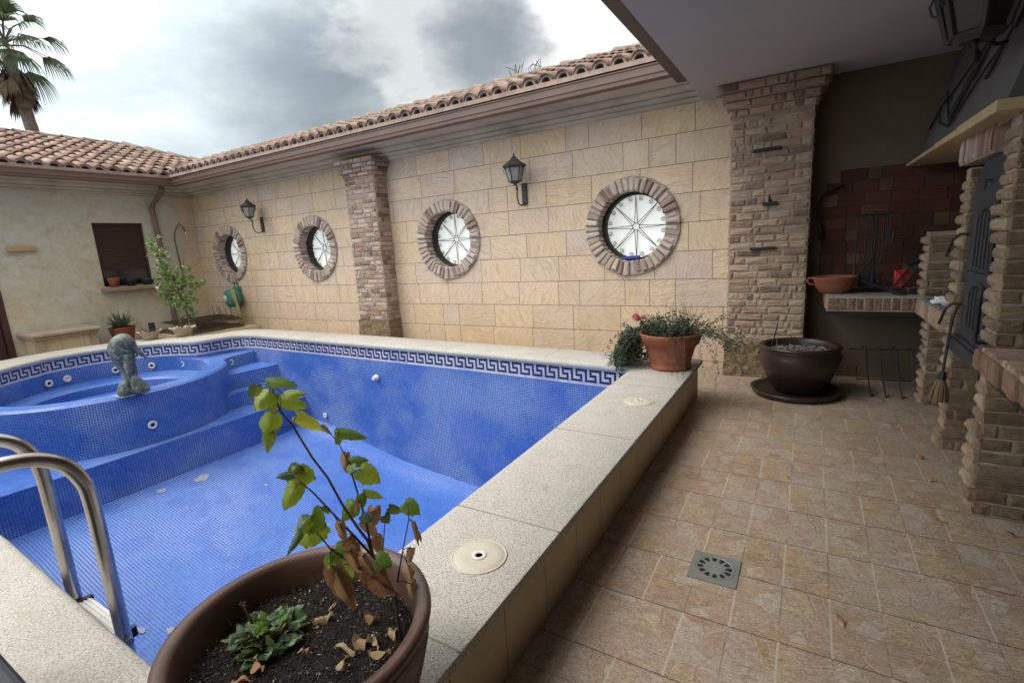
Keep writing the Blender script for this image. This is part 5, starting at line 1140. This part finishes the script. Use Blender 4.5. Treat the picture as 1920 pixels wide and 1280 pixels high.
# planting bed with cut vegetation in the corner
bed=thing('planting_bed','low corner planting bed heaped with dark cut grass','planting bed',(-9.8,5.1,0)); m=MB(); m.box(-11.3,-9.55,4.5,5.88,0,.24,j=.01); m.build('bed_edge',M['skirt'],bed)
random.seed(8); m=MB(); rows=[]
for j in range(14):
    row=[]
    for i in range(22):
        x=-11.2+1.6*i/21; y=4.55+1.25*j/13; h=.22+.14*max(0,math.sin(PI*i/21)*math.sin(PI*j/13))**.6+.04*noise.noise(V(x*5,y*5,0)); row.append((x,y,h))
    rows.append(row)
m.grid(rows); m.build('soil',M['tan'],bed)
m=MB()
for k in range(900):
    x=U(-10.8,-9.7);y=U(4.7,5.6); z=.30+.12*max(0,1-((x+10.3)/.9)**2)+U(0,.05); a=U(0,PI); l=U(.04,.12); m.tube([(x-l*math.cos(a),y-l*math.sin(a),z+U(-.02,.02)),(x,y,z+.02),(x+l*math.cos(a),y+l*math.sin(a),z+U(-.02,.02))],.004,3,cap=False)
o=m.build('cut_grass',M['tan'],bed); o['kind']='stuff'
random.seed(1); m=MB()
for k in range(12): x=-10.3+U(-.3,.3); y=5.55+U(-.1,.1); m.tube([(x,y,.35),(x+U(-.05,.05),y,.5),(x+U(-.1,.1),y,.66)],.003,4)
m.build('dry_stalk',M['tan'],bed)
# yucca in a pot by the bench
yp=thing('terracotta_pot','dark terracotta pot of spiky leaves standing between the stone bench and the pool','flower pot',(-10.8,4.02,.25)); m=MB(); m.lathe([(0,0),(.13,0),(.19,.26),(.20,.30),(.21,.33),(.19,.33),(.17,.28),(0,.27)],(-10.8,4.02,.14),24); m.build('pot',M['pot_terra'],yp,smooth=True)
yk=thing('spiky_plant','grey-green clump of narrow spiky leaves in a pot behind the dolphin statue','plant',(-10.8,4.02,.42)); random.seed(30); m=MB()
for k in range(120):
    a=U(0,2*PI); e=U(.15,1.35); L=U(.26,.40); d_=V(math.cos(a)*math.cos(e),math.sin(a)*math.cos(e),math.sin(e)); s_=d_.cross(V(0,0,1)).normalized()*.012; b=V(-10.8,4.02,.44)+V(math.cos(a),math.sin(a),0)*.03
    m.grid([[b-s_*.6,b+s_*.6],[b+d_*L*.5-s_,b+d_*L*.5+s_],[b+d_*L*.85-s_*.5+V(0,0,-.02),b+d_*L*.85+s_*.5+V(0,0,-.02)],[b+d_*L+V(0,0,-.05),b+d_*L+V(0,0,-.052)]])
m.build('foliage',M['fol_yuc'],yk)
m=MB(); m.box(-10.86,-10.74,3.98,4.06,.36,.46); m.build('root_crown',M['bark'],yk)
# stone bench by the house
bn=thing('stone_bench','pale stone bench with a moulded top against the rendered house wall','bench',(-10.95,3.2,0)); m=MB()
m.box(-11.34,-10.60,2.72,3.66,.50,.56); m.box(-11.34,-10.64,2.75,3.63,.455,.50); bevel(m.build('bench_top',simple('bench_limestone',(.52,.42,.33),(.40,.32,.25),6,.85,40,.4,.006),bn),.018)
m=MB(); m.box(-11.34,-10.72,2.82,3.56,-.02,.455); m.build('bench_base',M['skirt'],bn)
for y in (2.78,3.50): m=MB(); m.box(-10.80,-10.68,y,y+.10,0,.455); m.build('leg',M['pot_beige'],bn)
# pots on the window sill
def sillpot(label,y,R,H,mat,nm='sill_pot'):
    c=(-11.27,y,1.187); m=MB(); m.lathe([(0,0),(R*.62,0),(R*.85,H*.5),(R,H*.86),(R,H),(R*.85,H),(R*.7,H*.8),(0,H*.75)],c,24); tag(m.build(nm,M[mat],None,world=c,smooth=True),label,'pot','pots on the window sill')
sillpot('reddish terracotta pot at the left end of the window sill',4.22,.10,.17,'pot_terra')
sillpot('dark plastic pot in the middle of the window sill',4.50,.11,.13,'blackpl')
sillpot('dark green pot at the right end of the window sill',4.78,.115,.12,'pot_green')
# small plank sign
m=MB(); m.box(-11.345,-11.29,2.87,3.24,1.90,1.975,j=.003); tag(bevel(m.build('wooden_plank',M['woodp'],None,world=(-11.32,3.05,1.93)),.006),'short yellow varnished plank fixed to the cream house wall','plank')
# shower pipe in the corner
sh=thing('outdoor_shower','thin bent metal shower pipe in the corner right of the downpipe','shower',(-11.30,5.48,1.2)); m=MB(); m.tube([(-11.30,5.47,1.2),(-11.30,5.44,1.7),(-11.29,5.42,2.05),(-11.26,5.44,2.2),(-11.22,5.50,2.33),(-11.20,5.53,2.35),(-11.18,5.56,2.31),(-11.16,5.59,2.18)],.013,8); m.build('pipe',simple('tarnished_brass',(.22,.16,.12),(.15,.11,.09),9,.45,metal=.6),sh,smooth=True)
m=MB(); m.tube([(-11.16,5.59,2.2),(-11.16,5.60,2.14)],[.015,.03],10); m.build('shower_head',M['steel'],sh)
# hose reel
hr=thing('hose_reel','teal hose reel with yellow hose, hung on the stone wall below the corner window','hose reel',(-10.15,5.9,.8)); m=MB()
m.lathe([(0,-.12),(.10,-.12),(.17,-.10),(.19,-.03),(.19,.03),(.16,.09),(0,.10)],(-10.08,5.74,.80),24,ax='y'); rb=m.build('reel_housing',M['teal'],hr,smooth=True)
m=MB(); m.box(-10.16,-10.0,5.80,5.9,.70,1.02); bevel(m.build('wall_bracket',M['teal'],hr),.01)
m=MB(); m.lathe([(0,-.012),(.06,-.010),(.07,0)],(-10.16,5.62,.80),20,ax='y'); m.build('hub_cap',M['white_pl'],rb,smooth=True)
m=MB(); m.tube([(-10.14,5.86,1.0),(-10.13,5.84,1.08),(-10.10,5.84,1.10)],.012,6);m.tube([(-10.02,5.86,1.0),(-10.03,5.84,1.08),(-10.05,5.84,1.10)],.012,6); m.build('hook',M['black'],hr)
m=MB(); 
for (xa,xb,zb_) in ((-10.22,-9.90,.14),(-10.18,-9.84,.28)):
    m.tube([(xa+.12,5.68,.96),(xb,5.62,.98),(xb+.02,5.66,.7),(xb,5.72,.4),(xb-.06,5.72,zb_+.06),((xa+xb)/2,5.72,zb_),(xa+.03,5.72,zb_+.14),(xa,5.72,.45),(xa+.02,5.70,.65)],.011,7)
m.tube([(-9.88,5.66,.95),(-9.84,5.68,.5),(-9.86,5.72,.02)],.011,7); m.build('hose',M['hose'],hr,smooth=True)
# blue tube on window reveal
m=MB(); m.tube([(-1.99,6.02,1.268),(-1.77,6.02,1.275)],.027,12); tag(m.build('blue_tube',M['blue'],None,world=(-1.88,6.02,1.26)),'short blue plastic tube lying in the sill of the largest-looking round window','tube')
# ------------------------------------------------------------------ dolphin statue
ds=thing('dolphin_statue','weathered grey-green stone dolphin statue on the rim of the round spa','statue',(-6.68,2.42,.085))
# axes: a = image-right-ish horizontal, view from the camera
fdir=V(-6.68,2.42,0).normalized(); rt=V(fdir.y,-fdir.x,0); rt=rt if rt.dot(V(.8,.6,0))>0 else -rt
o0=V(-6.68,2.42,.085)
def D(a,d_,z): return o0+rt*a-fdir*d_+V(0,0,z)
def skin(name,nodes,edges,mat,parent,sub=2):
    w=ORG[parent.name]; me=bpy.data.meshes.new(name); me.from_pydata([tuple(Vector(n[0])-w) for n in nodes],edges,[]); o=bpy.data.objects.new(name,me); COL.objects.link(o); o.parent=parent; ORG[o.name]=w
    me.materials.append(mat); md=o.modifiers.new('Skin','SKIN'); md.use_smooth_shade=True
    for i,n in enumerate(nodes): me.skin_vertices[0].data[i].radius=n[1] if isinstance(n[1],tuple) else (n[1],n[1])
    me.skin_vertices[0].data[0].use_root=True
    s_=o.modifiers.new('Sub','SUBSURF'); s_.levels=sub;s_.render_levels=sub
    return o
nodes=[(D(.00,.0,.10),.075),(D(.005,0,.20),.072),(D(.0,0,.30),.095),(D(-.02,0,.42),.125),(D(-.035,0,.54),.142),(D(-.02,.0,.64),.135),(D(.04,.01,.685),.115),(D(.085,.02,.635),.095),(D(.115,.03,.575),.060),(D(.155,.035,.52),.030),(D(.20,.04,.45),.022),(D(.235,.04,.40),.014)]
nodes=[(D(.045,.0,.05),.09),(D(.045,0,.15),.078),(D(.045,0,.25),.080),(D(.03,0,.36),.105),(D(.01,0,.47),.130),(D(.008,.0,.575),.142),(D(.045,.01,.615),.135),(D(.085,.02,.575),.110),(D(.125,.03,.525),.045),(D(.165,.035,.475),.027),(D(.20,.04,.43),.019),(D(.235,.04,.385),.013)]
skin('body',nodes,[(i,i+1) for i in range(11)],M['dolphin'],ds,2)
def flat(name,P,th,parent=ds):
    m=MB(); n=len(P); c=sum((Vector(p) for p in P),Vector())/n
    a=(Vector(P[1])-Vector(P[0])); b=(Vector(P[2])-Vector(P[0])); nn=a.cross(b).normalized()*th
    i=len(m.v); m.v+=[tuple(Vector(p)+nn*.25) for p in P]+[tuple(Vector(p)-nn*.25) for p in P]+[tuple(c+nn),tuple(c-nn)]
    for k in range(n):
        k2=(k+1)%n; m.poly([i+k,i+k2,i+2*n]);m.poly([i+n+k2,i+n+k,i+2*n+1]);m.poly([i+k2,i+k,i+n+k,i+n+k2])
    o=m.build(name,M['dolphin'],parent,smooth=True); s_=o.modifiers.new('Sub','SUBSURF'); s_.levels=2;s_.render_levels=2; return o
flat('flipper',[D(.0,.115,.49),D(.085,.125,.48),D(.095,.135,.38),D(.07,.14,.26),D(.035,.14,.19),D(.0,.125,.30)],.045)
flat('flipper',[D(-.02,-.10,.47),D(.045,-.11,.46),D(.05,-.12,.38),D(.0,-.12,.25),D(-.04,-.11,.33)],.035)
flat('tail_fluke',[D(.04,.05,.24),D(.11,.07,.23),D(.18,.10,.12),D(.23,.12,.03),D(.14,.13,-.01),D(.05,.10,-.01),D(.02,.08,.08)],.08)
flat('tail_fluke',[D(.02,.05,.19),D(-.05,.06,.18),D(-.11,.08,.09),D(-.11,.10,.01),D(-.04,.11,-.005),D(.03,.10,.02),D(.02,.08,.12)],.07)
nodes=[(D(.10,.07,.045),.05),(D(.15,.08,.05),.045),(D(.185,.08,.06),.030),(D(.0,.05,.035),.06),(D(-.07,.04,.03),.05)]
skin('base_scroll',nodes,[(0,1),(1,2),(0,3),(3,4)],M['dolphin'],ds,2)
m=MB(); m.box(-6.80,-6.56,2.30,2.54,.083,.092); m.build('mortar_bed',simple('pale_scuff',(.35,.36,.42),(.25,.28,.38),20,.9),ds)
# ------------------------------------------------------------------ pool ladder
ld=thing('pool_ladder','stainless steel pool ladder with two arched handrails and white treads','pool ladder',(-2.2,.5,.36))
for x in (-2.0,-2.42):
    m=MB(); P=[(x,.562,-.75),(x,.562,0),(x,.562,.5),(x,.560,.76),(x,.548,.84),(x,.515,.905),(x,.46,.945),(x,.39,.962),(x,.30,.962),(x,.18,.945),(x,.08,.90),(x,.02,.82),(x,.0,.72),(x,.0,.5),(x,.0,.36)]
    for k in range(len(P)): 
        if k>0: P[k]=tuple(P[k])
    Q=[Vector(P[0])]
    for k in range(len(P)-1):
        p0,p1,p2,p3=[Vector(P[max(0,min(len(P)-1,k+q))]) for q in(-1,0,1,2)]
        for tt in(.25,.5,.75,1): Q.append(.5*((2*p1)+(p2-p0)*tt+(2*p0-5*p1+4*p2-p3)*tt*tt+(3*p1-p0-3*p2+p3)*tt**3))
    m.tube(Q,.0225,16); m.build('handrail',M['steel'],ld,smooth=True)
    m=MB(); m.lathe([(.022,.0),(.045,.004),(.045,.012),(.024,.02)],(x,.0,.36),20); m.build('anchor_cover',M['steel'],ld,smooth=True)
for z_ in (.235,-.02,-.27,-.52):
    m=MB(); m.box(-2.385,-2.035,.515,.60,z_-.02,z_); 
    for k in range(6): m.box(-2.385,-2.035,.518+k*.0135,.526+k*.0135,z_,z_+.004)
    tr=bevel(m.build('tread',M['white_pl'],ld),.002)
    for x in (-2.392,-2.028): mm=MB(); mm.box(x-.010,x+.010,.508,.607,z_-.03,z_+.008); mm.build('tread_end',M['blackpl'],tr)
    for x in (-1.965,): mm=MB(); mm.tube([(x-.012,.562,z_),(x+.006,.562,z_)],.014,8); mm.build('bolt',M['steel'],tr)
# ------------------------------------------------------------------ lids, drain, leaves, cropped dark thing
for (c_,nm) in (((-1.018,1.345),'round cream skimmer lid set in the coping just beyond the foreground pot'),((-1.0,3.345),'round cream skimmer lid set in the coping near the terracotta flower pot')):
    t_=thing('skimmer_lid',nm,'skimmer lid',(c_[0],c_[1],.361),'skimmer lids in the coping'); m=MB()
    m.lathe([(.107,-.002),(.107,.002),(.102,.004),(.1,.002),(.098,.002),(.095,.0045),(.06,.005),(.03,.005)],(c_[0],c_[1],.361),48)
    m.build('lid',simple('cream_lid_plastic',(.58,.54,.45),(.50,.46,.37),9,.5),t_,smooth=True)
    m=MB(); m.lathe([(.03,.005),(.027,.008),(.016,.008),(.012,.003)],(c_[0],c_[1],.361),28); m.build('ring',M['white_pl'],t_,smooth=True)
    m=MB(); m.face([(c_[0]+.0135*math.cos(2*PI*k/16),c_[1]+.0135*math.sin(2*PI*k/16),.3655) for k in range(16)]); m.build('screw_hole',M['black'],t_)
dg=thing('floor_drain','square grey metal floor drain with a round slotted grate in the terrace','floor drain',(-.306,2.165,0)); cx,cy=-.306,2.165
m=MB(); m.box(cx-.102,cx+.102,cy-.105,cy+.105,.001,.006); m.lathe([(.086,.006),(.086,.008),(.081,.008),(.08,.0062)],(cx,cy,0),40); bevel(m.build('drain_plate',simple('grey_zamak',(.235,.25,.235),(.19,.20,.19),9,.5,metal=.2),dg),.002)
m=MB()
for k in range(12):
    a=2*PI*(k+.3)/12; P=[]
    for r,w in ((.048,.006),(.072,.0115),(.072,-.0115),(.048,-.006)): P.append((cx+r*math.cos(a)-w*math.sin(a),cy+r*math.sin(a)+w*math.cos(a),.0085))
    m.face(P)
m.build('grate_slots',M['black'],dg)
random.seed(41)
FL=[(-.047,3.246,.045,'lt','pale dry leaf on the terrace, midway between pool edge and oven'),(.673,3.518,.05,'lt','pale crumpled leaf on the terrace left of the nearest oven pier'),(.168,2.072,.06,'lt','pale curled leaf on the terrace tiles right of the floor drain'),(.682,3.862,.05,'lb','brown dry leaf on the terrace between the two oven piers'),(-.758,3.054,.05,'lb','thin dark leaf on the terrace tiles beside the pool wall'),(-.80,2.155,.03,'lb','tiny dark leaf at the foot of the pool wall, level with the drain'),(.649,3.028,.035,'lb','small dark leaf on the terrace in front of the nearest oven pier'),(.914,3.022,.05,'lb','brown leaf at the right edge of the terrace by the nearest pier'),(.30,4.9,.05,'lt','pale leaf on the dark tiles right of the big brown pot')]
for x,y,s_,mt,lb in FL:
    a=U(0,6.3); m=MB(); leaf(m,(x,y,.006),(x+s_*math.cos(a),y+s_*math.sin(a),.014),s_*.6,0,.5,.3,curl=.5,nrm=(0,0,1)); m.tube([(x,y,.006),(x-s_*.5*math.cos(a+.4),y-s_*.5*math.sin(a+.4),.008)],.0015,5)
    tag(m.build('dry_leaf',M[mt],None,world=(x,y,0),smooth=True),lb,'dry leaf','dry leaves on the terrace')
m=MB(); m.box(-1.9,-1.0,-.35,.185,.0,.79); o=bevel(m.build('near_black_box',M['blackpl'],None,world=(-1.45,-.1,0)),.015,3); tag(o,'near-black smooth object cropped by the bottom left corner of the photo','box')  # plain near-black box for an unidentified object
# ------------------------------------------------------------------ palm
pm_=thing('palm_tree','tall fan palm with a shaggy skirt of dead fronds behind the tiled house roof','palm tree',(-25.3,7.75,0)); random.seed(50)
m=MB(); P=[];R=[]
for k in range(40):
    z=k/39*9.3; P.append((-25.2,8.10-.09*max(0,z-4.5),z)); R.append(.25-.075*z/9.3+(.012 if k%2 else 0))
m.tube(P,R,14); m.build('trunk',M['palmtrunk'],pm_,smooth=True)
C0=V(-25.2,7.68,9.6)
def fan(lm,sm,base,d_,plen,R_,droop,n=26,spread=2.2):
    d_=d_.normalized(); mid=base+d_*plen*.5+V(0,0,.10*plen); hub=base+d_*plen+V(0,0,-.12*plen); sm.tube([base,mid,hub],[.028,.02,.013],5)
    f=(hub-mid).normalized(); s_=f.cross(V(0,0,1)).normalized(); u_=s_.cross(f)
    for k in range(n):
        a=(k/(n-1)-.5)*spread; dr_=(f*math.cos(a)+s_*math.sin(a)+u_*.12*math.cos(a)).normalized(); L=R_*(.8+.2*math.cos(a))*U(.9,1.05); w=dr_.cross(u_).normalized()*.028
        p1=hub+dr_*L*.5; p2=hub+dr_*L*.8+V(0,0,-droop*L*.22); p3=hub+dr_*L*.98+V(0,0,-droop*L*.62)
        lm.grid([[hub-w*.3,hub+w*.3],[p1-w,p1+w],[p2-w*.75,p2+w*.75],[p3,p3+w*.05]])
sm=MB(); lm=MB()
for k in range(25):
    a=2*PI*k*.381966; e=-.38+1.8*((k+.5)/25); dd=V(math.cos(a)*math.cos(e),math.sin(a)*math.cos(e),math.sin(e)); fan(lm,sm,C0+V(0,0,.25*k/25),dd,U(.85,1.2),U(.75,1.0),U(.8,1.3),n=18,spread=1.9)
lm.build('fronds',M['fol_palm'],pm_); sm.build('frond_stalks',M['bark'],pm_)
lm=MB();sm=MB()
for k in range(32):
    a=U(0,2*PI); z=U(8.1,9.3); e=U(-1.5,-1.0); dd=V(math.cos(a)*math.cos(e),math.sin(a)*math.cos(e),math.sin(e)); fan(lm,sm,V(-25.2,7.72,z)+V(math.cos(a),math.sin(a),0)*.16,dd,U(.1,.3),U(.6,.85),.3,12,.9)
lm.build('dead_frond_skirt',M['skirt_leaf'],pm_)
